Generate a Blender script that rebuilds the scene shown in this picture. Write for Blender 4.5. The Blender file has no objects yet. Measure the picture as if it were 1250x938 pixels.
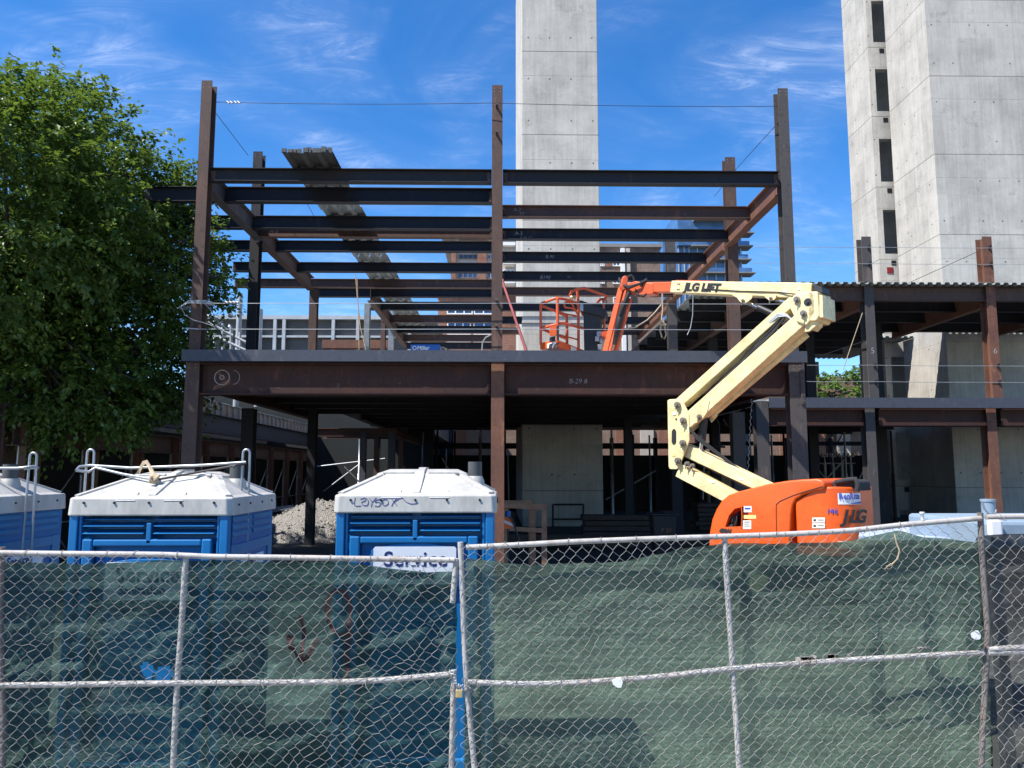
import bpy, bmesh, math, random
from mathutils import Vector, Matrix, noise
random.seed(11)
S = bpy.context.scene
COL = S.collection
R = math.radians
# ------------------------------------------------------------------ camera model (matches the photograph's lens)
F, CX, CY, HC = 940.0, 625.0, 469.0, 2.3
TH, PSI = math.atan(107/940), math.atan(16/945)
def ray(px, py):
    u, v = (px-CX)/F, -(py-CY)/F
    y = math.cos(TH) - v*math.sin(TH); z = math.sin(TH) + v*math.cos(TH)
    return Vector((u*math.cos(PSI)+y*math.sin(PSI), -u*math.sin(PSI)+y*math.cos(PSI), z))
def P(px, py, Y):
    """point seen at a photo pixel, at depth Y"""
    d = ray(px, py); t = Y/d.y
    return Vector((d.x*t, Y, HC+d.z*t))
def ZZ(py, Y, px=609): return P(px, py, Y).z
def XX(px, Y, py=520): return P(px, py, Y).x

cam = bpy.data.cameras.new('camera'); camo = bpy.data.objects.new('camera', cam); COL.objects.link(camo)
cam.sensor_width = 36; cam.lens = 36*F/1250; cam.clip_end = 3000; cam.clip_start = 0.05
camo.location = (0, 0, HC); camo.rotation_euler = (math.pi/2+TH, 0, -PSI)
S.camera = camo

# ------------------------------------------------------------------ mesh builder
class MB:
    def __init__(s): s.v = []; s.f = []; s.sm = []
    def add(s, vs, fs, smooth=False):
        o = len(s.v); s.v += [Vector(v) for v in vs]
        for f in fs: s.f.append([i+o for i in f]); s.sm.append(smooth)
        return s
    def box(s, x0, x1, y0, y1, z0, z1):
        if x0 > x1: x0, x1 = x1, x0
        if y0 > y1: y0, y1 = y1, y0
        if z0 > z1: z0, z1 = z1, z0
        return s.add([(x0,y0,z0),(x1,y0,z0),(x1,y1,z0),(x0,y1,z0),(x0,y0,z1),(x1,y0,z1),(x1,y1,z1),(x0,y1,z1)],
            [(3,2,1,0),(4,5,6,7),(0,1,5,4),(1,2,6,5),(2,3,7,6),(3,0,4,7)])
    def extrude(s, prof, p0, p1, up=(0,0,1), smooth=False, cap=True):
        """2-D profile (side, up) swept from p0 to p1"""
        p0, p1 = Vector(p0), Vector(p1); d = (p1-p0).normalized(); up = Vector(up)
        side = d.cross(up).normalized(); u = side.cross(d).normalized(); n = len(prof)
        vs = [p0+side*a+u*b for a, b in prof] + [p1+side*a+u*b for a, b in prof]
        fs = [(i, (i+1) % n, n+(i+1) % n, n+i) for i in range(n)]
        s.add(vs, fs, smooth)
        if cap: s.add(vs, [tuple(range(n-1, -1, -1)), tuple(range(n, 2*n))])
        return s
    def bar(s, p0, p1, w, h, up=(0,0,1)):
        return s.extrude([(-w/2,-h/2),(w/2,-h/2),(w/2,h/2),(-w/2,h/2)], p0, p1, up)
    def ibeam(s, p0, p1, h, b, up=(0,0,1), tf=.022, tw=.016):
        """I section, p0-p1 on the centre line of the TOP face"""
        w, t = b/2, tw/2
        return s.extrude([(-w,-h),(w,-h),(w,-h+tf),(t,-h+tf),(t,-tf),(w,-tf),(w,0),(-w,0),(-w,-tf),(-t,-tf),(-t,-h+tf),(-w,-h+tf)], p0, p1, up)
    def icol(s, x, y, z0, z1, b=.24, h=.30):
        """upright I section, flanges facing the street; y is the front face"""
        return s.ibeam((x, y, z0), (x, y, z1), h, b, up=(0,-1,0))
    def tube(s, pts, r, n=6, smooth=True, closed=False):
        pts = [Vector(p) for p in pts]; m = len(pts); rings = []
        rr = r if isinstance(r, (list, tuple)) else [r]*m
        ref = None
        for i, p in enumerate(pts):
            a = pts[i-1] if i > 0 else (pts[-1] if closed else p)
            b = pts[i+1] if i < m-1 else (pts[0] if closed else p)
            d = (b-a).normalized()
            if ref is None:
                ref = Vector((0,0,1)) if abs(d.z) < .9 else Vector((1,0,0))
            x = d.cross(ref)
            if x.length < 1e-4: x = d.cross(Vector((0.3,1,0.1)))
            x.normalize(); y = x.cross(d).normalized(); ref = y
            rings.append([p + x*(rr[i]*math.cos(2*math.pi*k/n)) + y*(rr[i]*math.sin(2*math.pi*k/n)) for k in range(n)])
        vs = [v for rg in rings for v in rg]; fs = []
        for i in range(m if closed else m-1):
            j = (i+1) % m
            for k in range(n): fs.append((i*n+k, i*n+(k+1) % n, j*n+(k+1) % n, j*n+k))
        s.add(vs, fs, smooth)
        if not closed: s.add(vs, [tuple(range(n-1,-1,-1)), tuple(range((m-1)*n, m*n))])
        return s
    def prism(s, poly, off):
        """planar 3-D polygon pushed along off"""
        poly = [Vector(p) for p in poly]; off = Vector(off); n = len(poly)
        vs = poly + [p+off for p in poly]
        return s.add(vs, [tuple(range(n)), tuple(range(2*n-1, n-1, -1))] + [(i, n+i, n+(i+1) % n, (i+1) % n) for i in range(n)])
    def quad(s, a, b, c, d): return s.add([a,b,c,d], [(0,1,2,3)])
    def build(s, name, m, parent=None, bevel=0, seg=2, recalc=True, smooth=None):
        root = parent
        while root is not None and root.parent is not None: root = root.parent
        if root is not None: org = root.location.copy()
        else:
            lo = Vector([min(v[i] for v in s.v) for i in range(3)]); hi = Vector([max(v[i] for v in s.v) for i in range(3)])
            org = Vector(((lo.x+hi.x)/2, (lo.y+hi.y)/2, lo.z))
        me = bpy.data.meshes.new(name)
        me.from_pydata([tuple(v-org) for v in s.v], [], s.f)
        for p, k in zip(me.polygons, s.sm): p.use_smooth = k if smooth is None else smooth
        if recalc:
            bm = bmesh.new(); bm.from_mesh(me); bmesh.ops.recalc_face_normals(bm, faces=bm.faces); bm.to_mesh(me); bm.free()
        for mm in (m if isinstance(m, (list, tuple)) else [m]): me.materials.append(mm)
        o = bpy.data.objects.new(name, me); COL.objects.link(o)
        if parent is not None: o.parent = parent
        else: o.location = org
        if bevel:
            b = o.modifiers.new('bevel', 'BEVEL'); b.width = bevel; b.segments = seg; b.limit_method = 'ANGLE'; b.angle_limit = R(35)
        return o

def tag(o, label=None, cat=None, group=None, kind=None):
    if label: o['label'] = label
    if cat: o['category'] = cat
    if group: o['group'] = group
    if kind: o['kind'] = kind
    return o
def thing(name, loc, label, cat, group=None):
    o = bpy.data.objects.new(name, None); COL.objects.link(o); o.location = loc; o.empty_display_size = .2
    return tag(o, label, cat, group)
def copy_tree(o, parent=None):
    c = o.copy(); COL.objects.link(c)
    if parent is not None: c.parent = parent
    for ch in [k for k in S.objects if k.parent == o]: copy_tree(ch, c)
    return c
def text_mb(body, size, origin, xdir, ydir, out, extrude=.002, shear=0, bold=0, align='LEFT', spacing=1):
    """letters as a mesh: baseline along xdir, up along ydir, standing out along out"""
    cu = bpy.data.curves.new('lettering', 'FONT'); cu.body = body; cu.size = size; cu.shear = shear; cu.offset = bold
    cu.extrude = extrude; cu.align_x = align; cu.space_character = spacing; cu.resolution_u = 3
    ob = bpy.data.objects.new('lettering', cu); COL.objects.link(ob)
    dg = bpy.context.evaluated_depsgraph_get(); dg.update(); me = ob.evaluated_get(dg).to_mesh()
    X, Y, Z = Vector(xdir).normalized(), Vector(ydir).normalized(), Vector(out).normalized(); origin = Vector(origin)
    m = MB(); m.add([origin + X*v.co.x + Y*v.co.y + Z*(v.co.z+extrude) for v in me.vertices], [tuple(p.vertices) for p in me.polygons])
    ob.evaluated_get(dg).to_mesh_clear(); bpy.data.objects.remove(ob); bpy.data.curves.remove(cu)
    return m

# ------------------------------------------------------------------ node helpers / materials
class G:
    def __init__(s, nt): s.nt = nt
    def n(s, t, **kw):
        nd = s.nt.nodes.new(t)
        for k, v in kw.items(): setattr(nd, k, v)
        return nd
    def link(s, a, b): s.nt.links.new(a, b)
    def put(s, sock, v):
        if isinstance(v, bpy.types.NodeSocket): s.link(v, sock)
        else:
            if isinstance(v, (tuple, list)) and len(v) == 3 and sock.type == 'RGBA': v = (*v, 1)
            sock.default_value = v
    def m(s, op, a, b=0.0, c=None, clamp=False):
        nd = s.n('ShaderNodeMath', operation=op, use_clamp=clamp); s.put(nd.inputs[0], a); s.put(nd.inputs[1], b)
        if c is not None: s.put(nd.inputs[2], c)
        return nd.outputs[0]
    def mix(s, f, a, b, blend='MIX'):
        nd = s.n('ShaderNodeMix', data_type='RGBA', blend_type=blend); s.put(nd.inputs[0], f); s.put(nd.inputs[6], a); s.put(nd.inputs[7], b)
        return nd.outputs[2]
    def noise(s, vec, scale, detail=4, rough=.55, dist=0, out=0):
        nd = s.n('ShaderNodeTexNoise'); 
        if vec is not None: s.link(vec, nd.inputs['Vector'])
        nd.inputs['Scale'].default_value = scale; nd.inputs['Detail'].default_value = detail
        nd.inputs['Roughness'].default_value = rough; nd.inputs['Distortion'].default_value = dist
        return nd.outputs[out]
    def ramp(s, f, stops):
        nd = s.n('ShaderNodeValToRGB'); e = nd.color_ramp.elements
        while len(e) < len(stops): e.new(.5)
        for k, (p, c) in enumerate(stops):
            e[k].position = p; e[k].color = (c, c, c, 1) if isinstance(c, (int, float)) else (*c, 1)
        s.link(f, nd.inputs[0]); return nd.outputs[0]
    def step(s, f, lo, hi):
        nd = s.n('ShaderNodeMapRange'); nd.interpolation_type = 'SMOOTHSTEP'; s.put(nd.inputs[0], f)
        nd.inputs[1].default_value = lo; nd.inputs[2].default_value = hi; return nd.outputs[0]
    def pos(s): return s.n('ShaderNodeNewGeometry').outputs['Position']
    def scalev(s, v, xyz):
        nd = s.n('ShaderNodeVectorMath', operation='MULTIPLY'); s.link(v, nd.inputs[0]); nd.inputs[1].default_value = xyz; return nd.outputs[0]
    def sep(s, v):
        nd = s.n('ShaderNodeSeparateXYZ'); s.link(v, nd.inputs[0]); return nd.outputs
    def bump(s, h, strength=.3, dist=.01):
        nd = s.n('ShaderNodeBump'); s.link(h, nd.inputs['Height']); nd.inputs['Strength'].default_value = strength; nd.inputs['Distance'].default_value = dist
        return nd.outputs[0]
def new_mat(name):
    m = bpy.data.materials.new(name); m.use_nodes = True; g = G(m.node_tree); b = m.node_tree.nodes['Principled BSDF']
    return m, g, b
def plain(name, col, rough=.6, metal=0, var=.25, scale=3, bump=.0, stretch=(1,1,1), spec=None, coat=0):
    m, g, b = new_mat(name); p = g.scalev(g.pos(), stretch)
    n = g.noise(p, scale, 6, .65); n2 = g.noise(p, scale*9, 3)
    f = g.m('ADD', g.m('MULTIPLY', n, .7), g.m('MULTIPLY', n2, .3))
    f = g.step(f, .3, .7)
    lo = tuple(c*(1-var) for c in col); hi = tuple(min(1, c*(1+var*.6)) for c in col)
    g.link(g.mix(f, lo, hi), b.inputs['Base Color'])
    b.inputs['Roughness'].default_value = rough; b.inputs['Metallic'].default_value = metal
    if coat: b.inputs['Coat Weight'].default_value = coat
    if spec is not None: b.inputs['Specular IOR Level'].default_value = spec
    if bump: g.link(g.bump(n2, bump), b.inputs['Normal'])
    return m
def rusty(name, a, bcol, c, amt=.5, rough=.75):
    """mill steel: base a, rust bloom b, dark scale c with vertical streaks"""
    m, g, b = new_mat(name); p = g.pos()
    n1 = g.noise(p, 1.3, 6, .7); n2 = g.noise(g.scalev(p, (6,6,.8)), 2.2, 5, .7); n3 = g.noise(p, 38, 3, .7)
    f = g.step(g.m('ADD', g.m('MULTIPLY', n1, .6), g.m('MULTIPLY', n2, .4)), .62-amt*.34, .78-amt*.2)
    col = g.mix(f, a, bcol)
    col = g.mix(g.step(n3, .52, .72), col, c)
    col = g.mix(g.m('MULTIPLY', g.step(g.noise(p, 7.5, 5, .75), .54, .66), .55), col, tuple(k*.45 for k in a))
    col = g.mix(g.m('MULTIPLY', g.step(g.noise(g.scalev(p,(1,1,.5)), 11, 4, .7), .62, .72), .4), col, tuple(min(1, k*1.9+.02) for k in a))
    col = g.mix(g.m('MULTIPLY', g.step(g.noise(g.scalev(p,(1,1,.35)), 3.1, 4, .6), .6, .72), .35), col, tuple(min(1,x*2.1) for x in bcol))
    g.link(col, b.inputs['Base Color']); b.inputs['Roughness'].default_value = rough
    b.inputs['Specular IOR Level'].default_value = .35
    g.link(g.bump(n3, .25, .004), b.inputs['Normal'])
    return m
def concrete(name, col, mh=1.22, mz=4.1, z0=0.0, sub=2.75, x0=0.0):
    m, g, b = new_mat(name); geo = g.n('ShaderNodeNewGeometry'); p = geo.outputs['Position']; x, y, z = g.sep(p); nx = g.m('ABSOLUTE', g.sep(geo.outputs['Normal'])[0])
    side = g.m('GREATER_THAN', nx, .6)
    h = g.m('ADD', g.m('MULTIPLY', g.m('SUBTRACT', x, x0), g.m('SUBTRACT', 1, side)), g.m('MULTIPLY', y, side))
    wob = g.m('MULTIPLY', g.m('SUBTRACT', g.noise(p, 7, 3), .5), .05)
    hz = g.m('DIVIDE', g.m('ADD', g.m('SUBTRACT', z, z0), wob), mz); fz = g.m('FRACT', hz)
    hh = g.m('DIVIDE', h, mh); fh = g.m('FRACT', hh)
    joint = g.m('SUBTRACT', 1, g.step(g.m('ABSOLUTE', g.m('SUBTRACT', fz, .5)), .0, .010))
    fz2 = g.m('ABSOLUTE', g.m('SUBTRACT', fz, .5-1.17/mz)); joint2 = g.m('SUBTRACT', 1, g.step(fz2, .0, .005))
    vert = g.m('SUBTRACT', 1, g.step(g.m('ABSOLUTE', g.m('SUBTRACT', fh, .5)), .0, .014))
    wn = g.n('ShaderNodeTexWhiteNoise', noise_dimensions='3D'); cv = g.n('ShaderNodeCombineXYZ')
    g.link(g.m('FLOOR', g.m('ADD', hh, .5)), cv.inputs[0]); g.link(g.m('FLOOR', g.m('MULTIPLY', g.m('ADD', hz, .5), 2)), cv.inputs[1]); g.link(side, cv.inputs[2]); g.link(cv.outputs[0], wn.inputs[0])
    big = g.noise(p, .55, 6, .7); drip = g.noise(g.scalev(p, (5,5,.3)), 1.4, 5, .7); fine = g.noise(p, 22, 4, .7)
    blot = g.noise(p, 1.5, 7, .72)
    v = g.m('ADD', g.m('MULTIPLY', big, .5), g.m('ADD', g.m('MULTIPLY', drip, .3), g.m('MULTIPLY', fine, .3)))
    v = g.m('ADD', v, g.m('MULTIPLY', wn.outputs[0], .07))
    v = g.step(v, .33, .80)
    c = g.mix(v, tuple(k*.56 for k in col), tuple(min(1, k*1.16) for k in col))
    c = g.mix(g.m('MULTIPLY', g.step(blot, .58, .68), .5), c, tuple(k*.5 for k in col))
    c = g.mix(g.m('MULTIPLY', joint, .75), c, tuple(k*.3 for k in col))
    c = g.mix(g.m('MULTIPLY', joint2, .45), c, tuple(k*.4 for k in col))
    c = g.mix(g.m('MULTIPLY', vert, g.m('MULTIPLY', g.step(fine, .3, .6), .45)), c, tuple(k*.4 for k in col))
    # form tie holes
    th = g.m('ABSOLUTE', g.m('SUBTRACT', g.m('FRACT', g.m('ADD', hh, .28)), .5)); tz = g.m('ABSOLUTE', g.m('SUBTRACT', g.m('FRACT', g.m('MULTIPLY', g.m('ADD', hz, .08), 2)), .5))
    dd = g.m('SQRT', g.m('ADD', g.m('POWER', g.m('MULTIPLY', th, mh), 2), g.m('POWER', g.m('MULTIPLY', tz, mz/2), 2)))
    c = g.mix(g.m('MULTIPLY', g.m('SUBTRACT', 1, g.step(dd, .03, .05)), g.m('GREATER_THAN', wn.outputs[0], .45)), c, tuple(k*.25 for k in col))
    g.link(c, b.inputs['Base Color']); b.inputs['Roughness'].default_value = .88; b.inputs['Specular IOR Level'].default_value = .25
    hgt = g.m('SUBTRACT', g.m('ADD', g.m('MULTIPLY', fine, .3), drip), g.m('ADD', joint, joint2))
    g.link(g.bump(hgt, .35, .02), b.inputs['Normal'])
    return m

M = {}
M['steel_rust'] = rusty('steel_rust', (.082,.051,.043), (.130,.066,.046), (.05,.036,.032), .5)
M['steel_red'] = rusty('steel_red', (.130,.058,.040), (.20,.088,.048), (.065,.038,.030), .55)
M['steel_grey'] = rusty('steel_grey', (.068,.062,.062), (.108,.072,.058), (.042,.038,.038), .3)
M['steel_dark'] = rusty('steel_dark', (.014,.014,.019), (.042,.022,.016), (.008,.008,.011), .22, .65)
M['steel_blue'] = rusty('steel_blue', (.055,.062,.082), (.085,.07,.066), (.03,.034,.045), .2, .55)
M['girder'] = rusty('girder', (.046,.020,.016), (.080,.028,.018), (.024,.012,.010), .5)
M['galv'] = plain('galv', (.36,.38,.40), .42, .75, .25, 4)
M['fence_pipe'] = rusty('fence_pipe', (.40,.385,.365), (.24,.175,.135), (.27,.25,.235), .45, .65)
M['fence_wire'] = plain('fence_wire', (.27,.26,.245), .6, .0, .4, 14)
M['fence_rust'] = rusty('fence_rust', (.16,.14,.13), (.30,.12,.045), (.09,.08,.075), .30)
M['cable'] = plain('cable', (.34,.36,.38), .5, .4, .2, 3)
M['cable_dark'] = plain('cable_dark', (.03,.03,.035), .6, .2, .2, 3)
M['rope'] = plain('rope', (.42,.33,.22), .9, 0, .3, 20)
M['deck'] = plain('deck', (.29,.31,.30), .5, .2, .25, 2.2)
M['deck_dark'] = plain('deck_dark', (.07,.072,.072), .65, .2, .4, 4)
M['tower_glass'] = plain('tower_glass', (.085,.175,.34), .2, .1, .4, .25, spec=.5)
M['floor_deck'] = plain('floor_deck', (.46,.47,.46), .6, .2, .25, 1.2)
M['core'] = concrete('core', (.475,.45,.408), .965, 3.95, 3.47, x0=2.05)
M['core_right'] = concrete('core_right', (.475,.45,.408), .93, 3.95, 3.55, x0=.4)
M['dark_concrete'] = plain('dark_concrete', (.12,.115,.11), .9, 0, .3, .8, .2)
M['potty_blue'] = plain('potty_blue', (.003,.135,.36), .42, 0, .12, 1.2)
M['potty_side'] = plain('potty_side', (.02,.17,.35), .5, 0, .15, 1.5)
M['potty_white'] = plain('potty_white', (.44,.425,.395), .5, 0, .26, 2.1, 0, (1.6,1.6,.5))
M['pipe_grey'] = plain('pipe_grey', (.06,.065,.068), .6, 0, .15, 4)
M['vent_blue_grey'] = plain('vent_blue_grey', (.22,.29,.36), .55, 0, .15, 4)
M['sign_white'] = plain('sign_white', (.66,.68,.72), .5, 0, .08, 3)
M['navy'] = plain('navy', (.015,.02,.12), .5, 0, .05)
M['black'] = plain('black', (.015,.015,.017), .5, 0, .2)
M['rubber'] = plain('rubber', (.022,.022,.024), .85, 0, .2)
M['charcoal'] = plain('charcoal', (.020,.022,.024), .55, 0, .2, 4)
M['orange'] = plain('orange', (.72,.095,.006), .42, 0, .2, 1.3, coat=.15)
M['jib_orange'] = plain('jib_orange', (.62,.10,.028), .45, 0, .18, 3)
M['cream'] = plain('cream', (.74,.61,.32), .5, 0, .34, 2.3, .08)
M['chrome'] = plain('chrome', (.75,.76,.78), .15, 1, .1)
M['sticker'] = plain('sticker', (.72,.70,.62), .5, 0, .08)
M['sticker_yellow'] = plain('sticker_yellow', (.75,.56,.2), .5, 0, .08)
M['ink_blue'] = plain('ink_blue', (.04,.06,.36), .5, 0, .05)
M['ink_purple'] = plain('ink_purple', (.05,.04,.22), .6, 0, .05)
M['chalk'] = plain('chalk', (.5,.48,.46), .95, 0, .3, 30)
M['paint_red'] = plain('paint_red', (.05,.021,.019), .85, 0, .3, 20)
M['ladder_red'] = plain('ladder_red', (.22,.014,.02), .5, 0, .2, 5)
M['welder_blue'] = plain('welder_blue', (.01,.10,.36), .45, 0, .1, 3)
M['wood'] = plain('wood', (.24,.135,.082), .85, 0, .35, 5, .2, (1,1,1))
M['shaded_wood'] = plain('shaded_wood', (.060,.042,.032), .9, 0, .4, 5)  # copy of the wood, darkened in colour to pass for boards in shade
M['plywood'] = plain('plywood', (.36,.27,.20), .85, 0, .3, 3)
M['board_orange'] = plain('board_orange', (.75,.16,.03), .5, 0, .1)
M['white'] = plain('white', (.75,.75,.74), .5, 0, .08)
M['shed_green'] = plain('shed_green', (.010,.014,.014), .8, 0, .3, 2)
M['brass'] = plain('brass', (.62,.48,.22), .35, .5, .2, 20)
M['grey_panel'] = plain('grey_panel', (.105,.10,.095), .8, 0, .3, .6)
M['rail_white'] = plain('rail_white', (.40,.42,.44), .5, .2, .15, 3)
M['glass'] = plain('glass', (.045,.10,.19), .08, .35, .45, .35, spec=.8)
M['glass_dark'] = plain('glass_dark', (.02,.035,.06), .08, .2, .4, .5, spec=.8)
M['stone'] = plain('stone', (.46,.41,.36), .85, 0, .2, .8)
M['tower_slab'] = plain('tower_slab', (.22,.21,.20), .8, 0, .15, 1)
M['pale_blue'] = plain('pale_blue', (.40,.46,.58), .5, 0, .3, 1.4, 0, (1,6,1))
M['red_plastic'] = plain('red_plastic', (.45,.01,.012), .5)
M['bark'] = plain('bark', (.075,.055,.042), .95, 0, .4, 6, .5, (1,1,.3))
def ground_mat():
    m, g, b = new_mat('site_dirt_shade'); ps = g.pos(); x, y, z = g.sep(ps)
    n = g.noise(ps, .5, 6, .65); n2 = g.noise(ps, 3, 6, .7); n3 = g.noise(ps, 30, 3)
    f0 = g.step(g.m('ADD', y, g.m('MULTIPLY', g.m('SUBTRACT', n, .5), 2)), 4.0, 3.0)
    f = g.step(g.m('ADD', y, g.m('MULTIPLY', g.m('SUBTRACT', n, .5), 5)), 9.5, 13.5)  # far ground turned dark in colour, standing in for shade toward the frame
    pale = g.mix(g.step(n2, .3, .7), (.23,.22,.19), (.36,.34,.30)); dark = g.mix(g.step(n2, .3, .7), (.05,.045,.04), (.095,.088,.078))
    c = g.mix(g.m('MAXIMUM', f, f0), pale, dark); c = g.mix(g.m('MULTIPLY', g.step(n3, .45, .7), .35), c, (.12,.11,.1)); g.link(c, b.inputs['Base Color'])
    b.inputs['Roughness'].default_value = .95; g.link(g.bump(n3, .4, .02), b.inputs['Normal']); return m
M['site_dirt_shade'] = ground_mat()
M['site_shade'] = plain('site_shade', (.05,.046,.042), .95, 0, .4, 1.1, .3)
M['pavement'] = plain('pavement', (.30,.29,.27), .9, 0, .2, 1.1, .1)
M['bolt'] = plain('bolt', (.25,.22,.19), .4, .6, .3, 20)

def brick_mat(name, a, bb, mortar):
    m, g, b = new_mat(name); geo = g.n('ShaderNodeNewGeometry'); x, y, z = g.sep(geo.outputs['Position'])
    cv = g.n('ShaderNodeCombineXYZ'); g.link(g.m('ADD', x, y), cv.inputs[0]); g.link(z, cv.inputs[1])
    t = g.n('ShaderNodeTexBrick'); g.link(cv.outputs[0], t.inputs['Vector']); t.inputs['Scale'].default_value = 1
    t.inputs['Brick Width'].default_value = .42; t.inputs['Row Height'].default_value = .14; t.inputs['Mortar Size'].default_value = .015
    for k, c in (('Color1', a), ('Color2', bb), ('Mortar', mortar)): t.inputs[k].default_value = (*c, 1)
    n = g.noise(geo.outputs['Position'], .7, 6, .7)
    g.link(g.mix(g.step(n, .35, .7), t.outputs[0], tuple(k*.65 for k in a)), b.inputs['Base Color']); b.inputs['Roughness'].default_value = .9
    return m
M['brick_red'] = brick_mat('brick_red', (.29,.12,.075), (.24,.10,.066), (.3,.24,.2))
M['brick_tan'] = brick_mat('brick_tan', (.25,.165,.12), (.21,.135,.10), (.25,.21,.18))
M['brick_brown'] = brick_mat('brick_brown', (.22,.145,.11), (.28,.19,.14), (.3,.26,.22))

def gravel_mat():
    m, g, b = new_mat('gravel'); p = g.pos()
    v = g.n('ShaderNodeTexVoronoi'); g.link(p, v.inputs['Vector']); v.inputs['Scale'].default_value = 26
    n = g.noise(p, 3, 4)
    c = g.mix(g.sep(v.outputs['Color'])[0], (.16,.15,.14), (.32,.305,.285)); c = g.mix(g.m('MULTIPLY', g.step(n, .4, .7), .4), c, (.25,.22,.2))
    g.link(c, b.inputs['Base Color']); b.inputs['Roughness'].default_value = .95
    g.link(g.bump(g.m('SUBTRACT', 1, v.outputs['Distance']), 1, .05), b.inputs['Normal']); return m
M['gravel'] = gravel_mat()

def leaf_mat(name, dark, light, trans):
    m, g, b = new_mat(name); p = g.pos(); nt = m.node_tree
    at = g.n('ShaderNodeAttribute', attribute_name='leaf_tone')
    f = g.m('ADD', g.m('MULTIPLY', at.outputs['Fac'], .6), g.m('MULTIPLY', g.noise(p, .9, 3), .5))
    c = g.mix(g.step(f, .2, .9), dark, light)
    g.link(c, b.inputs['Base Color']); b.inputs['Roughness'].default_value = .42; b.inputs['Specular IOR Level'].default_value = .45
    t = g.n('ShaderNodeBsdfTranslucent'); g.link(g.mix(.5, c, trans), t.inputs[0])
    mx = g.n('ShaderNodeMixShader'); mx.inputs[0].default_value = .32; g.link(b.outputs[0], mx.inputs[1]); g.link(t.outputs[0], mx.inputs[2])
    g.link(mx.outputs[0], nt.nodes['Material Output'].inputs[0]); return m
M['leaf'] = leaf_mat('leaf', (.028,.062,.015), (.112,.185,.032), (.26,.38,.04))
M['leaf_far'] = leaf_mat('leaf_far', (.05,.11,.02), (.13,.21,.04), (.25,.36,.05))

def screen_mat(name, base, opac, tint):
    """woven privacy netting: partly see-through, with weft streaks, worn patches and dust"""
    m, g, b = new_mat(name); nt = m.node_tree; p = g.pos()
    streak = g.noise(g.scalev(p, (.8,1,26)), 2.2, 5, .65); patch = g.noise(p, 1.7, 5, .65); fine = g.noise(g.scalev(p,(1.6,1,1)), 110, 2)
    f = g.m('ADD', g.m('MULTIPLY', streak, .5), g.m('ADD', g.m('MULTIPLY', patch, .5), g.m('MULTIPLY', fine, .5)))
    f = g.step(f, .50, 1.0)
    c = g.mix(f, tuple(k*.65 for k in base), tuple(k*1.7 for k in base))
    c = g.mix(g.m('MULTIPLY', g.step(g.noise(g.scalev(p,(1,1,2)), 2.6, 7, .75), .53, .72), .45), c, (.12,.125,.11))
    c = g.mix(g.m('MULTIPLY', g.step(g.noise(p, 28, 3, .8), .68, .74), .35), c, (.2,.2,.18))
    g.link(c, b.inputs['Base Color']); b.inputs['Roughness'].default_value = .7; b.inputs['Specular IOR Level'].default_value = .25
    wr = g.m('ADD', g.noise(g.scalev(p,(1,1,1.6)), 5, 5, .6, .6), g.m('MULTIPLY', g.noise(g.scalev(p,(.5,1,6)), 6, 4), .5)); nb = g.bump(wr, .5, .04); g.link(nb, b.inputs['Normal'])
    tl = g.n('ShaderNodeBsdfTranslucent'); g.link(c, tl.inputs[0])
    mt = g.n('ShaderNodeMixShader'); mt.inputs[0].default_value = .3; g.link(b.outputs[0], mt.inputs[1]); g.link(tl.outputs[0], mt.inputs[2])
    tr = g.n('ShaderNodeBsdfTransparent'); tr.inputs[0].default_value = (*tint, 1)
    mx = g.n('ShaderNodeMixShader')
    g.link(g.m('SUBTRACT', opac, g.m('MULTIPLY', g.m('SUBTRACT', f, .5), .12)), mx.inputs[0]); g.link(tr.outputs[0], mx.inputs[1]); g.link(mt.outputs[0], mx.inputs[2])
    g.link(mx.outputs[0], nt.nodes['Material Output'].inputs[0]); return m
M['screen'] = screen_mat('screen', (.074,.112,.084), .85, (.60,.88,.72))
M['screen_teal'] = screen_mat('screen_teal', (.021,.052,.043), .87, (.52,.82,.80))
M['screen_black'] = screen_mat('screen_black', (.03,.032,.034), .78, (.6,.65,.65))
# ------------------------------------------------------------------ daylight
SUN = Vector((-.50, -.265, .83)).normalized()
sl = bpy.data.lights.new('sun', 'SUN'); sl.energy = 5.0; sl.angle = R(.55); sl.color = (1, .955, .88)
so = bpy.data.objects.new('sun', sl); COL.objects.link(so); so.rotation_euler = SUN.to_track_quat('Z', 'Y').to_euler()
W = bpy.data.worlds.new('World'); S.world = W; W.use_nodes = True; g = G(W.node_tree); nt = W.node_tree
sky = g.n('ShaderNodeTexSky', sky_type='NISHITA'); sky.sun_disc = False
sky.sun_elevation = math.asin(SUN.z); sky.sun_rotation = math.atan2(SUN.x, SUN.y)
sky.altitude = 600; sky.air_density = 1.0; sky.dust_density = .0; sky.ozone_density = 5.0
hs = g.n('ShaderNodeHueSaturation'); hs.inputs['Saturation'].default_value = 1.28; hs.inputs['Hue'].default_value = .504; hs.inputs['Value'].default_value = 1.22; g.link(sky.outputs[0], hs.inputs['Color'])
d = g.n('ShaderNodeTexCoord').outputs['Generated']; x, y, z = g.sep(d)
zz = g.m('ADD', g.m('MAXIMUM', z, 0), .22); cv = g.n('ShaderNodeCombineXYZ'); g.link(g.m('DIVIDE', x, zz), cv.inputs[0]); g.link(g.m('DIVIDE', y, zz), cv.inputs[1])
mp = g.n('ShaderNodeMapping'); mp.inputs['Rotation'].default_value = (0, 0, R(-58)); mp.inputs['Scale'].default_value = (.75, 2.3, 1); g.link(cv.outputs[0], mp.inputs[0])
wisp = g.noise(mp.outputs[0], 7.0, 12, .72, 1.1); mask = g.noise(cv.outputs[0], 2.6, 4, .55, .8)
cl = g.m('MULTIPLY', g.step(wisp, .42, .98), g.step(mask, .42, .76))
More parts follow.
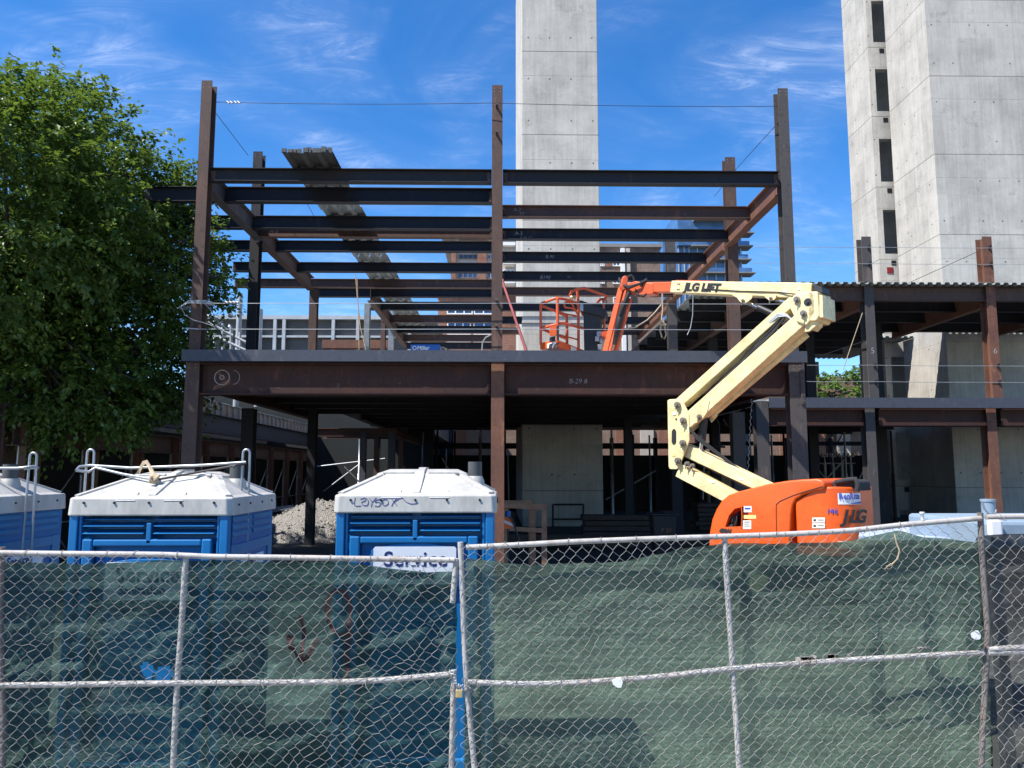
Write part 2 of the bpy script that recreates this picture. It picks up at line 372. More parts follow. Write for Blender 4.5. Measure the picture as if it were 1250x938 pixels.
cl = g.m('ADD', g.m('MULTIPLY', cl, .55), g.m('MULTIPLY', g.step(mask, .3, .8), .05))
bg = nt.nodes['Background']; g.link(g.mix(cl, hs.outputs[0], (9.0, 9.5, 10.3)), bg.inputs[0]); bg.inputs[1].default_value = .098
S.view_settings.view_transform = 'Standard'; S.view_settings.look = 'None'; S.view_settings.exposure = .9; S.view_settings.gamma = 1

# ------------------------------------------------------------------ ground
m = MB(); n = 60
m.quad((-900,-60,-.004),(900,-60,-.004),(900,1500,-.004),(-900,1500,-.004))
tag(m.build('ground', M['site_dirt_shade'], recalc=False), kind='structure')
m = MB(); m.quad((-10.4,17.6,.004),(26,17.6,.004),(26,46,.004),(-10.4,46,.004)); tag(m.build('site_floor_shade', M['site_shade'], recalc=False), kind='structure')  # dark sheet laid under the frame; the shade is in its colour
m = MB(); m.box(-40, 40, 2.3, 4.15, -.2, .12); tag(m.build('pavement', M['pavement']), kind='structure')

# ------------------------------------------------------------------ main steel frame
YF = 16.5
ZF = ZZ(430, YF); ZR = ZZ(205.5, YF); ZT = ZZ(104, YF)
XL, XM, XR = XX(237.5, YF, 420), XX(606.5, YF, 420), XX(968.5, YF, 420)
fr = thing('steel_building_frame', (0, YF, 0), 'two-storey open frame of rusty steel columns and dark beams over a deep front girder', 'building frame')
def column(root, x, y, z0, z1, mat, b=.24, h=.3, lugs=(), plate=None):
    m = MB(); m.icol(x, y, z0, z1, b, h); c = m.build('column', mat, root)
    for z in lugs:
        k = MB(); k.prism([(x-.035, y-.002, z), (x-.035, y-.15, z+.015), (x-.035, y-.15, z+.05), (x-.035, y-.002, z+.10)], (.022, 0, 0))
        k.tube([(x-.03, y-.13, z+.03), (x+.02, y-.13, z+.03)], .028, 6); k.build('cable_lug', M['steel_grey'], c)
    if plate:
        k = MB(); k.box(x+plate[2], x+plate[3], y-.03, y-.003, plate[0], plate[1])
        for i in range(6):
            zc = plate[0]+(i+.5)*(plate[1]-plate[0])/6; k.tube([(x+(plate[2]+plate[3])/2, y-.05, zc), (x+(plate[2]+plate[3])/2, y-.02, zc)], .018, 6, False)
        k.build('splice_plate', mat, c)
    # bolt holes at the head
    k = MB()
    for dx in (-.07, .07):
        for dz in (.08, .16): k.tube([(x+dx, y-.004, z1-dz), (x+dx, y+.002, z1-dz)], .009, 8, False)
    k.build('bolt_hole', M['pavement'], c)
    return c
zl = [ZZ(401, YF), ZZ(370, YF)]
lugT = [ZZ(133, YF, 606), ZZ(166, YF, 606)]
column(fr, XL, YF, ZF, ZT+.05, M['steel_rust'], .235, lugs=zl)
column(fr, XM, YF, ZF, ZT, M['steel_rust'], .235, lugs=zl+lugT)
column(fr, XR, YF, ZF, ZT-.02, M['steel_grey'], .225, lugs=zl)
column(fr, XL-.02, YF, 0, ZF-.2, M['steel_rust'], .30)
column(fr, XM+.02, YF, 0, ZF-.2, M['steel_red'], .28)
column(fr, XR+.05, YF, 0, ZF-.2, M['steel_grey'], .34, plate=(3.75, 4.5, .06, .15))
Y2 = 20.5
X2L, X2R = XX(306.5, Y2, 400), XX(898, 20.9, 400)
column(fr, X2L, Y2, ZF-.25, ZZ(185, Y2, 308), M['steel_dark'], .25); column(fr, X2L, Y2, 0, ZF-.9, M['steel_dark'], .32)
column(fr, X2R, 20.9, ZF-.25, ZZ(192, 20.9, 895), M['steel_rust'], .29); column(fr, X2R, 20.9, 0, ZF-.95, M['steel_grey'], .34)
for (px, Y, pyt, mt, b) in ((380.5, 26.3, 352, 'steel_rust', .26), (447, 27.4, 370, 'galv', .19), (477, 33.5, 376, 'galv', .24), (822, 28.2, 287, 'steel_grey', .33), (467, 34.5, 388, 'steel_rust', .2)):
    column(fr, XX(px, Y, 420), Y, ZF-.3, ZZ(pyt, Y, px), M[mt], b)
for (px, Y, mt, b) in ((378.5, 24.6, 'steel_dark', .26), (827, 24.5, 'steel_dark', .34), (768, 30, 'steel_dark', .3), (646, 36, 'steel_dark', .3)):
    column(fr, XX(px, Y, 590), Y, 0, ZF-.3, M[mt], b)
# roof beams parallel to the street (depth found from their height in the picture)
def depth_of(py): return 940*(ZR-HC)/(576-py)
def roof_beam(y, xa, xb, h=.30, b=.2, mt='steel_dark', dz=0, chalk=None):
    k = MB(); k.ibeam((xa, y, ZR+dz), (xb, y, ZR+dz), h, b, tf=.016, tw=.012); o = k.build('roof_beam', M[mt], fr)
    if chalk:
        for t, sz, ox, oz in chalk: text_mb(t, sz, (xa+ox, y-.008, ZR+oz), (1,0,0), (0,0,1), (0,-1,0), .001, .15, -.003).build('chalk_mark', M['chalk'], o)
    for xx in (xa+.05, xb-.05):      # end shear tabs with bolts
        k = MB(); k.box(xx-.05, xx+.05, y-.022, y-.0065, ZR+dz-h+.04, ZR+dz-.05)
        for q in range(3): k.tube([(xx, y-.04, ZR+dz-h+.08+q*.06), (xx, y-.02, ZR+dz-h+.08+q*.06)], .014, 6, False)
        k.build('shear_tab', M['steel_rust'], o)
    return o
gx = .02
roof_beam(YF+.16, XL+.13, XM-.125)
roof_beam(depth_of(221.5), XX(165, 17.3, 230), XM-.1, .36)
roof_beam(depth_of(258.5), XX(210, 19.3, 265), XM-.1, .34)
roof_beam(20.35, X2L+.14, XM-.1, .42, mt='steel_rust', chalk=[('A-5', .16, .3, -.3)])
for py, pl, mt in ((290, 251, 'steel_dark'), (317.5, 285, 'steel_dark'), (338.5, 287, 'steel_rust')):
    Y = depth_of(py); roof_beam(Y, XX(pl, Y, py) if pl else XL+.1, XM-.1, .31, mt=mt)
for py, pl, mt in ((350, 386, 'steel_dark'), (367, 452, 'steel_dark'), (383.5, 466, 'steel_rust'), (397, 474, 'steel_dark'), (408, 486, 'steel_rust'), (418, 494, 'steel_dark')):
    Y = depth_of(py); roof_beam(Y, XX(pl, Y, py), XM-.1, .33, mt=mt)
roof_beam(YF+.16, XM+.125, XR-.13, .31)
for py, px2, mt, ch in ((243, 925, 'steel_rust', [('A-2', .13, .28, -.14), ('77', .13, .42, -.26)]), (273, 893, 'steel_dark', [('A-5', .15, .35, -.17), ('B-06 77', .1, .5, -.27)]),
                        (303, 866, 'steel_dark', [('B-95', .14, 1.35, -.18)]), (328, 842, 'steel_dark', [('B190', .17, 1.3, -.24), ('70w', .1, 2.2, -.2)]),
                        (348, 824, 'steel_rust', None), (368, 806, 'steel_dark', None), (385, 794, 'steel_dark', None), (399, 782, 'steel_rust', None)):
    Y = depth_of(py); roof_beam(Y, XM+.125, XX(px2, Y, py), .31, mt=mt, chalk=ch)
# roof girders running away from the street
def girder_y(x, ya, yb, h=.46, mt='steel_grey', name='roof_girder', z=None, b=.22):
    k = MB(); k.ibeam((x, ya, z if z is not None else ZR-.012), (x, yb, z if z is not None else ZR-.012), h, b); return k.build(name, M[mt], fr)
girder_y(XL+.02, YF+.33, Y2-.02); girder_y(XL+.02, Y2+.33, 26.3, mt='steel_rust')
girder_y(XM, YF+.33, 38)
girder_y(XR-.02, YF+.33, 20.88, mt='steel_red'); girder_y(XR-.02, 21.22, 28.2, mt='steel_red'); girder_y(XX(822,28.2,300), 28.55, 36, mt='steel_red')
girder_y(XX(447, 27.4, 352)+.1, 27.72, 38, mt='steel_rust', h=.5)
# second floor
k = MB(); x0, x1 = XX(222, 16.28, 436), XX(985, 16.28, 436); zb = ZZ(442, 16.3)
k.box(x0, x1, 16.26, 16.28, zb, ZF); k.box(x0, x1, 16.28, 16.44, zb, zb+.02)
k.build('edge_plate', M['steel_blue'], fr)
zg = ZZ(482, YF); 
for xa, xb, ch in ((XL+.14, XM-.13, None), (XM+.17, XR-.14, [('B-29 8', .15, 1.4, -.42)])):
    k = MB(); k.ibeam((xa, YF+.17, zb-.005), (xb, YF+.17, zb-.005), zb-zg, .30, tf=.03, tw=.02); o = k.build('front_girder', M['girder'], fr)
    for xx in (xa+.06, xb-.06):
        k = MB()
        for q in range(9): k.tube([(xx, YF+.13, zg+.09+q*.065), (xx, YF+.165, zg+.09+q*.065)], .017, 6, False)
        k.box(xx-.04, xx+.04, YF+.15, YF+.159, zg+.06, zg+.64); k.build('clip_angle', M['girder'], o)
    if ch:
        for t, sz, ox, oz in ch: text_mb(t, sz, (xa+ox, YF+.158, zb+oz), (1,0,0), (0,0,1), (0,-1,0), .001, .15, -.004).build('chalk_mark', M['chalk'], o)
    else:
        k = MB(); c = P(271, 461, YF+.158)
        for rr, x in ((.16, 0), (.045, 0)):
            k.tube([c+Vector((x+rr*math.cos(t/20*6.283), 0, rr*math.sin(t/20*6.283))) for t in range(20)], .008, 4, closed=True)
        k.tube([c+Vector((.25+.13*math.cos(t), 0, .15*math.sin(t))) for t in [i*.35-1.6 for i in range(10)]], .005, 4)
        k.build('chalk_mark', M['chalk'], o)
        k = MB(); k.add([P(258,478,YF+.155), P(262,471,YF+.155), P(282,462,YF+.155), P(281,469,YF+.155)], [(0,1,2,3)]); k.add([P(264,454,YF+.155), P(267,453,YF+.155), P(276,463,YF+.155), P(272,464,YF+.155)], [(0,1,2,3)])
        k.build('rust_smear', M['steel_red'], o)
        for a, b, w_, h_ in ((413,470,5,8),(488,468,4,4),(340,474,9,2),(520,473,12,1.5)):
            k = MB(); c = P(a, b, YF+.156); r_ = random.Random(a); q_ = [c+Vector((w_*.0175/2*math.cos(t)*r_.uniform(.5,1.1), 0, h_*.0175/2*math.sin(t)*r_.uniform(.5,1.1))) for t in [j*.63 for j in range(10)]]; k.add(q_, [tuple(range(10))]); k.build('scuff', M['steel_rust'], o)
k = MB(); k.box(XL-.1, XR+.1, 16.46, 27.2, ZF-.14, ZF-.09); k.box(XL-.1, 9.5, 27.201, 45.4, ZF-.141, ZF-.09); k.build('soffit_shade', M['steel_dark'], fr)  # dark sheet added below the bright deck to paint its underside as shaded
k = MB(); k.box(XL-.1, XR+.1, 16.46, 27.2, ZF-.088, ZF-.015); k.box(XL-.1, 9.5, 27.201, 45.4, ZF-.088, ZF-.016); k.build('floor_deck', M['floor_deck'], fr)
for i in range(9):
    y = 18.4+i*1.95+(i>3)*.3; xa = XL+.1 if y < 27 else -4.8
    for q in (0, 1):
        k = MB(); k.ibeam(((xa, XM+.13)[q], y, ZF-.145), ((XM-.13, XR-.1)[q], y, ZF-.145), .46, .2); k.build('floor_beam', M['steel_dark'], fr)
for x in (XL, XR):
    girder_y(x, YF+.34, 27, .62, 'girder', 'floor_girder', ZF-.146, .26)
girder_y(XM, YF+.34, 41, .62, 'steel_dark', 'floor_girder', ZF-.146, .26); girder_y(-4.85, 27.1, 41, .62, 'steel_dark', 'floor_girder', ZF-.146, .26)

# corrugated deck strip lying over the roof beams
def corrugated(mb, x0, x1, y0, y1, z, pitch=.305, dep=.076, th=.012):
    xs = []; x = x0; n = round((x1-x0)/pitch); pitch = (x1-x0)/n
    for i in range(n):
        b = x0+i*pitch; xs += [(b, 0), (b+pitch*.30, 0), (b+pitch*.42, dep), (b+pitch*.88, dep)]
    xs += [(x1, 0)]
    prof = [(a, h+th) for a, h in xs] + [(a, h) for a, h in reversed(xs)]
    nn = len(prof); q = len(xs)
    vs = [(a, y0, z+h) for a, h in prof] + [(a, y1, z+h) for a, h in prof]
    fs = [(i, (i+1) % nn, nn+(i+1) % nn, nn+i) for i in range(nn)]
    for i in range(q-1):
        fs += [(i, nn-1-i, nn-2-i, i+1), (nn+i, nn+i+1, 2*nn-2-i, 2*nn-1-i)]
    mb.add(vs, fs)
xa_, xb_ = XX(344, 15.75, 195), XX(405, 15.75, 195)
bd = thing('decking_bundle', ((xa_+xb_)/2, 16.4, ZR), 'dark ragged bundle of corrugated deck sheets overhanging the foremost roof beam', 'decking bundle')
for i in range(2):
    k = MB(); o_ = (.0, .05, -.03, .02)[i]; corrugated(k, xa_+o_*.3, xb_+o_*.3, 15.78+abs(o_)*1.2, 17.0+o_, ZR+.006+i*.028, dep=.07, th=.010); k.build('deck_sheet', M['deck_dark'], bd)
k = MB(); r_ = random.Random(3)
for i in range(10):
    x = xa_+(xb_-xa_)*(i+.5)/10+r_.uniform(-.03,.03); k.box(x-.05, x+.05, 15.76+r_.uniform(-.05,.02), 15.79, ZR+.02, ZR+.08+r_.uniform(0,.06))
k.build('torn_edge', M['deck_dark'], bd)
ys = [17.15, 19.35, 23.75, 27.2, 31.8, 37.2]
nm = ('between the second and third', 'between the third and fifth', 'further back, past the fifth', 'near the back of the roof, over the ninth', 'farthest back, over the last')
for i in range(5):
    k = MB(); corrugated(k, xa_+.03*i, xb_+.03*i, ys[i], ys[i+1]+.02, ZR+.0045+(i%2)*.0125)
    tag(k.build('deck_sheet', M['deck']), 'grey corrugated deck sheet lying %s roof beams' % nm[i], 'deck sheet', 'deck sheets on the open roof')

# ------------------------------------------------------------------ set-back wing with finished roof deck
wg = thing('steel_wing_frame', (14, 27, 0), 'lower set-back steel frame with corrugated roof deck, joined to the concrete shaft', 'building frame')
xc_ = XX(1141, 35, 200); YW = 27.0; WR = ZZ(349.5, YW, 1100); WF = ZZ(486.5, YW, 1100)
def wcol(px, py, z0, z1, mt, b=.34, y=YW, txt=None):
    x = XX(px, y, py); k = MB(); k.icol(x, y, z0, z1, b, .42); c = k.build('column', M[mt], wg)
    for z in (ZZ(302, y, px), ZZ(322, y, px), ZZ(446, y, px), ZZ(466, y, px)):
        if z0 < z < z1:
            k = MB(); k.prism([(x+.03, y-.003, z-.12), (x+.03, y-.13, z+.0), (x+.03, y-.13, z+.05), (x+.03, y-.003, z+.02)], (.04, 0, 0)); k.build('cable_lug', M['steel_dark'], c)
    if txt: text_mb(txt, .32, (x-.07, y-.006, ZZ(432, y, px)), (1,0,0), (0,0,1), (0,-1,0), .001, .1, -.008).build('chalk_mark', M['chalk'], c)
for px, pyb, mt, t in ((1062, 380, 'steel_grey', '5'), (1211, 380, 'steel_red', '6'), (1352, 380, 'steel_red', None)):
    wcol(px, pyb, WF+.02, ZZ(289, YW, px), mt, txt=t)
    wcol(px+3, 560, 0, WF-.22, mt if px > 1100 else 'steel_grey')
wcol(932, 540, 0, WF-.1, 'steel_grey', .44)
for (x, y, b) in ((XX(990, 33, 450), 33, .4), (XX(1078, 31, 430), 31.5, .45), (XX(870, 34, 400), 34, .4)):
    k = MB(); k.icol(x, y, 0, WR-.5, b, .4); k.build('column', M['steel_dark'], wg)
k = MB(); xa, xb = XX(905, YW, 500), 26
k.box(xa+.9, xb, YW-.26, YW-.24, WF-.36, WF); k.box(xa+.9, xb, YW-.24, YW-.05, WF-.36, WF-.34); k.build('edge_plate', M['steel_blue'], wg)
for p0, p1 in ((928, 1058), (1072, 1209), (1222, 1360)):
    a, b_ = XX(p0, YW, 500)+.1, XX(p1, YW, 500)-.05
    k = MB(); k.ibeam((a, YW+.2, WF-.365), (b_, YW+.2, WF-.365), .62, .3, tf=.03); k.build('front_girder', M['girder'], wg)
# floor with an opening for the shaft
k = MB(); k.box(9.6, 18.3, 27.02, 45.4, WF-.15, WF-.10); k.box(18.31, 28, 27.02, 34.9, WF-.15, WF-.10); k.build('soffit_shade', M['steel_dark'], wg)  # same added dark sheet, shading the wing deck's underside by colour
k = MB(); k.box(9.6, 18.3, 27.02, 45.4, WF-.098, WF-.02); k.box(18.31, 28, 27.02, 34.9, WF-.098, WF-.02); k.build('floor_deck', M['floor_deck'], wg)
for i in range(6):
    y = 28.9+i*2.1
    k = MB(); k.ibeam((9.7, y, WF-.16), (18.2 if y > 34.5 else 27.5, y, WF-.16), .5, .22); k.build('floor_beam', M['steel_dark'], wg)
# roof deck: corrugated sheets with an opening beside the shaft
k = MB()
for xa, xb, ya, yb in ((7.3, 15.85, YW-.25, 45), (15.86, 18.6, YW-.25, 45), (18.61, xc_-.02, YW-.25, 35.2), (18.61, xc_-.02, 37.7, 45), (xc_-.01, 28, YW-.25, 34.9)): corrugated(k, xa, xb, ya, yb, WR+.004)
k.build('roof_deck', M['deck'], wg)
for i in range(7):
    y = YW+.16+i*2.15
    xe = 27.5 if y < 34 else 18.2
    k = MB(); k.ibeam((7.4 if i else XX(985, YW, 350), y, WR), (xe, y, WR), .46 if i else .52, .24); k.build('roof_beam', M['steel_dark' if i else 'steel_rust'], wg)
for px in (1062, 1211, 1352):
    x = XX(px, YW, 350); ye = 38 if x < 15 else 34.2
    k = MB(); k.ibeam((x, YW+.46, WR-.02), (x, ye, WR-.02), .66, .26); k.build('roof_girder', M['steel_red'], wg)
k = MB(); k.ibeam((9.4, YW+.4, WR-.02), (9.4, 40, WR-.02), .66, .26); k.build('roof_girder', M['steel_rust'], wg)

k = MB(); k.box(7.5, 19.2, 45.5, 45.6, ZZ(458, 45.5, 1010), WR-.1); k.build('rear_panel', M['steel_dark'], wg)
# ------------------------------------------------------------------ concrete shafts
k = MB(); cx0, cx1 = XX(637, 33, 200), XX(731, 33, 200); k.box(cx0, cx1, 33, 45, -.4, 31)
c = k.build('concrete_shaft', M['core'], bevel=.03)
tag(c, 'tall narrow bare concrete shaft rising behind the middle of the steel frame', 'concrete shaft')
cr = thing('concrete_shaft', (19, 31, 0), 'broad concrete elevator shaft with tall narrow openings, towering over the lower deck', 'concrete shaft')
xc = XX(1141, 35, 200); yb = 38.8
k = MB(); k.box(xc, xc+11, 35, yb, -.1, 36); k.build('wall', M['core_right'], cr, bevel=.02)
xo = XX(1092, yb, 200)-.2; xw = XX(1073, yb, 200)
# slotted wall between the two volumes
k = MB(); zz = 0; slots = []
z = 3.2
top = 36
k.box(xw+.02, xw+.32, yb+.5, yb+.9, -.1, top)
lv = [ZZ(222, yb+.5, 1080)+3.95*i for i in range(-5, 6)]
for zb_ in lv: k.box(xw+.32, xc+.3, yb+.5, yb+.9, zb_-1.55, zb_)
k.build('slotted_wall', M['core_right'], cr)
k = MB()
for zb_ in lv: k.box(xw+.62, xw+.87, yb+.484, yb+.497, zb_-.62, zb_-.37)
k.build('blockout', M['black'], cr)
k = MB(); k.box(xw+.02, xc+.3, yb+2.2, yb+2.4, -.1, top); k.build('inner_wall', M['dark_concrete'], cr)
yw2 = yb+.9
ybk = None
pl = ray(1037, 200); Yb = (xw)/(pl.x/pl.y); k = MB(); k.box(xw, xw+3.5, yb+.2, Yb, -.1, 31); 
k = MB(); k.box(xw, xw+.018, yb+.5, Yb, -.1, top); k.box(xw+.018, xc+5, yb+2.4, Yb, -.1, top); k.build('rear_wall', M['core_right'], cr)
k = MB(); zc = P(1087, 330, yb+.45); k.box(zc.x-.16, zc.x+.16, yb+.47, yb+.494, zc.z-.16, zc.z+.16); k.build('red_tag', M['ladder_red'], cr)
# ------------------------------------------------------------------ boom lift
A = R(45); U = Vector((-math.cos(A), math.sin(A), 0)); V = Vector((-math.sin(A), -math.cos(A), 0)); UP = Vector((0,0,1))
C0 = Vector((XX(957, 14.6, 620), 14.6, 0))
def BP(px, py, off=0.0):
    """photo pixel -> point on the boom's vertical plane, pushed off towards the street"""
    d = ray(px, py); o = Vector((0,0,HC)); c = C0 + V*off
    t = (c-o).dot(V)/d.dot(V); return o + d*t
lift = thing('boom_lift', C0, 'orange and cream articulating boom lift with its basket reaching onto the second floor', 'boom lift')
def mpp(p): return p.y/940
# turntable cover, profile read in the plane of its street side
D = .80
def side_poly(pts, off): return [BP(a, b, off) for a, b in pts]
prof = [(865,668),(866,650),(869,634),(874,622),(881,611),(889,604.5),(900,600.5),(918,596),(937,591),(958,587.5),(978,585.5),(997,584.5),(1004,586.5),(1007,591),(1005,598),(993,600.5),(980,604.5),(971,610),(967,617),(965,630),(963.5,668)]
k = MB(); k.prism(side_poly(prof, D), -V*1.6); hood = k.build('engine_cover', M['orange'], lift, bevel=.05, seg=4)
win = [(875,644.5),(880,630),(887,622),(902,618),(904,622),(903.5,644)]
cut = MB(); cut.prism(side_poly(win, D+.3), -V*.62); co = cut.build('cutter', M['black'], lift)
bo = hood.modifiers.new('cut', 'BOOLEAN'); bo.object = co; bo.operation = 'DIFFERENCE'; bo.solver = 'EXACT'
dg = bpy.context.evaluated_depsgraph_get(); dg.update(); me = bpy.data.meshes.new_from_object(hood.evaluated_get(dg))
hood.modifiers.clear(); hood.data = me; bpy.data.objects.remove(co)
for p in me.polygons: p.use_smooth = True
try: me.set_sharp_from_angle(angle=R(28))
except Exception: pass
k = MB(); random.seed(4)
w0 = side_poly(win, D-.26)
k.prism(side_poly([(873,646),(879,629),(886,620),(905,616),(905,646)], D-.27), -V*.02)
k.build('engine_bay', M['black'], lift)
k = MB()
for px, py, w, h, d_ in ((880,637,6,9,.1),(887,640,9,6,.12),(892,630,5,8,.08),(898,636,6,12,.1),(884,629,5,3,.05),(895,642,8,4,.14),(889,634,3,4,.16)):
    p = BP(px, py, D-.2); s_ = mpp(p); q = U*(-w*s_/2/.87); r_ = UP*(h*s_/2); k.prism([p-q-r_, p+q-r_, p+q+r_, p-q+r_], V*d_)
for i in range(5):
    k.tube([BP(877+i*5, 643, D-.12), BP(879+i*5, 633+i, D-.06), BP(884+i*4, 630-i, D-.1)], .014, 5)
k.build('engine', M['charcoal'], lift, bevel=.008)
k = MB(); k.tube([BP(889, 633, D-.1), BP(889, 633, D-.02)], .03, 8); k.build('stop_button', M['red_plastic'], lift)
k = MB(); k.prism(side_poly([(912,650),(912,628),(914,622)], D+.002), V*.004)
# seam between covers & lip
k = MB(); k.tube([BP(a, b, D+.004) for a, b in ((948,652),(947.5,630),(947.5,616),(952,612),(968,605),(985,599.5),(1004,594))], .007, 5); k.build('cover_seam', M['black'], lift)
k = MB(); pts = [(905,618),(906,630),(905,645)]; k.tube([BP(a, b, D+.006) for a, b in pts], .012, 5); k.build('cover_rib', M['orange'], lift)
# rounded counterweight
sA = (BP(970, 640, D)-C0).dot(-U); sB = sA + .95; rr = .52; dd = D-.05
outline = [(sA, dd), (sB-rr, dd)] + [(sB-rr+rr*math.sin(t), dd-rr+rr*math.cos(t)) for t in [i*math.pi/2/12 for i in range(1, 13)]]
outline += [(sB-rr+rr*math.cos(t), -dd+rr-rr*math.sin(t)) for t in [i*math.pi/2/12 for i in range(13)]] + [(sA, -dd)]
zt0, zt1, zbm = BP(974, 612, D).z, BP(1028, 594.5, D).z, BP(990, 657, D).z
k = MB(); n = len(outline)
def top_z(s): 
    t = min(1, max(0, (s-sA)/(sB-sA-.45))); return zt0+(zt1-zt0)*(t*(2-t))
vs = [C0-U*s+V*d+UP*(zbm-.13) for s, d in outline] + [C0-U*s+V*d+UP*top_z(s) for s, d in outline]
k.add(vs, [tuple(range(n-1,-1,-1)), tuple(range(n, 2*n))] + [(i, (i+1) % n, n+(i+1) % n, n+i) for i in range(n)])
cwt = k.build('counterweight', M['orange'], lift, bevel=.035, seg=3)
for p in cwt.data.polygons: p.use_smooth = True
try: cwt.data.set_sharp_from_angle(angle=R(32))
except Exception: pass
k = MB(); vs = [C0-U*(s*1.012-.0)+V*(d*1.03)+UP*(zbm-.30) for s, d in outline] + [C0-U*(s*1.012)+V*(d*1.03)+UP*(zbm-.145) for s, d in outline]
k.add(vs, [tuple(range(n-1,-1,-1)), tuple(range(n, 2*n))] + [(i, (i+1) % n, n+(i+1) % n, n+i) for i in range(n)]); k.build('skirt', M['orange'], lift, bevel=.02)
def on_arc(a, off=.004):
    """point at arc length a along the counterweight's street side, its tangent and normal"""
    for i in range(len(outline)-1):
        p, q = Vector(outline[i]), Vector(outline[i+1]); L = (q-p).length
        if a <= L or i == len(outline)-2:
            t = (q-p)/L; c = p+t*a; nn = Vector((-t.y, t.x))
            to3 = lambda w: -U*w.x+V*w.y
            return C0+to3(c)+to3(nn)*off, to3(t), to3(nn)
        a -= L
def arc_of(px, py):
    best = None
    for i in range(400):
        a = i*.005; p, t, nn = on_arc(a)
        d = ray(px, py); c = (p.x/p.y)-(d.x/d.y)
        if best is None or abs(c) < best[0]: best = (abs(c), a, p)
    return best[1], HC + ray(px, py).z/ray(px, py).y*best[2].y
def narrow(k, o, t, f):
    k.v = [v - t*((v-o).dot(t)*(1-f)) for v in k.v]; return k
def arc_text(body, px, py, hpx, mat, shear, bold, name, pxs, off=.012, wid=1):
    for ch, x in zip(body, pxs):
        a, z = arc_of(x, py); p, t, nn = on_arc(a, off); sz = hpx*p.y/940/.70
        narrow(text_mb(ch, sz, Vector((p.x, p.y, z)), t, UP, nn, .002, shear, bold), Vector((p.x, p.y, z)), t, wid).build(name, M[mat], lift)
arc_text('JLG', 1028, 638, 15, 'black', .28, .012, 'logo_letter', (1028, 1036, 1043), .02)
def arc_run(body, px, py, hpx, mat, shear, bold, name, wid=.8, gap=.014, off=.012):
    a, z = arc_of(px, py)
    for ch in body:
        p, t, nn = on_arc(a, off); o = Vector((p.x, p.y, z)); k = narrow(text_mb(ch, hpx*p.y/940/.70, o, t, UP, nn, .0015, shear, bold), o, t, wid)
        xs_ = [(v-o).dot(t) for v in k.v]; lo = min(xs_); k.v = [v-t*lo for v in k.v]; k.build(name, M[mat], lift); a += max(xs_)-lo+gap
arc_run('146', 1010.5, 627, 6.2, 'ink_blue', .1, .003, 'number_figure', .85)
a0, zs0 = arc_of(1023, 616); a1, zs1 = arc_of(1050, 602)
k = MB(); N = 12
for i in range(N):
    pa, pb = on_arc(a0+(a1-a0)*i/N, .006)[0], on_arc(a0+(a1-a0)*(i+1)/N, .006)[0]
    k.quad(Vector((pa.x,pa.y,zs0)), Vector((pb.x,pb.y,zs0)), Vector((pb.x,pb.y,zs1)), Vector((pa.x,pa.y,zs1)))
k.build('rental_sticker', M['sign_white'], lift)
arc_run('RenRite', 1024.2, 609.6, 7.4, 'ink_blue', 0, .004, 'rental_letter', .72, .010, .016)
k = MB()
for i in range(4, N):
    pa, pb = on_arc(a0+(a1-a0)*i/N, .010)[0], on_arc(a0+(a1-a0)*(i+1)/N, .010)[0]; f = lambda j: zs0+(zs1-zs0)*(.06+.2*(j-4)/(N-4))
    k.quad(Vector((pa.x,pa.y,zs0+.01)), Vector((pb.x,pb.y,zs0+.01)), Vector((pb.x,pb.y,f(i+1))), Vector((pa.x,pa.y,f(i))))
k.build('sticker_stripe', M['ink_blue'], lift)
def decal(px0, py0, px1, py1, mat, off=D+.004, name='decal'):
    k = MB(); k.prism([BP(px0,py1,off), BP(px1,py1,off), BP(px1,py0,off), BP(px0,py0,off)], V*.002); return k.build(name, M[mat], lift)
decal(908, 618, 917.5, 625.5, 'sign_white'); decal(909, 620, 916, 622, 'ink_blue', D+.008)
decal(908, 629, 923, 633.5, 'sticker_yellow'); decal(907, 635.5, 917, 646, 'sticker'); decal(908.5, 637, 915.5, 637.8, 'charcoal', D+.008); decal(908.5, 639.5, 914, 640.2, 'charcoal', D+.008); decal(908.5, 642, 915.5, 642.6, 'charcoal', D+.008)
decal(991.5, 632, 1007, 638, 'sticker', D-.044); decal(991.5, 639, 1007, 645, 'sticker', D-.044)
decal(993, 634, 996, 636.4, 'charcoal', D-.04); decal(998, 634.5, 1005.5, 635.3, 'charcoal', D-.04); decal(993, 641, 996, 643.4, 'charcoal', D-.04); decal(998, 641.5, 1005.5, 642.3, 'charcoal', D-.04)
text_mb('450AJ', .10, BP(878, 650, D+.006), -U, UP, V, .001, .2, .008).build('model_lettering', M['charcoal'], lift)
# black hose tray on the counterweight
k = MB(); k.prism(side_poly([(1004,600),(1005,590),(1015,588.5),(1038,585.5),(1044,588),(1046,600)], .45), -V*.7); k.build('hose_tray', M['rubber'], lift, bevel=.03)
k = MB(); k.tube([BP(1020,589,.46), BP(1035,586,.5), BP(1044,585,.5), BP(1047,592,.5), BP(1046,600,.5)], .045, 7); k.build('hydraulic_hose', M['rubber'], lift)
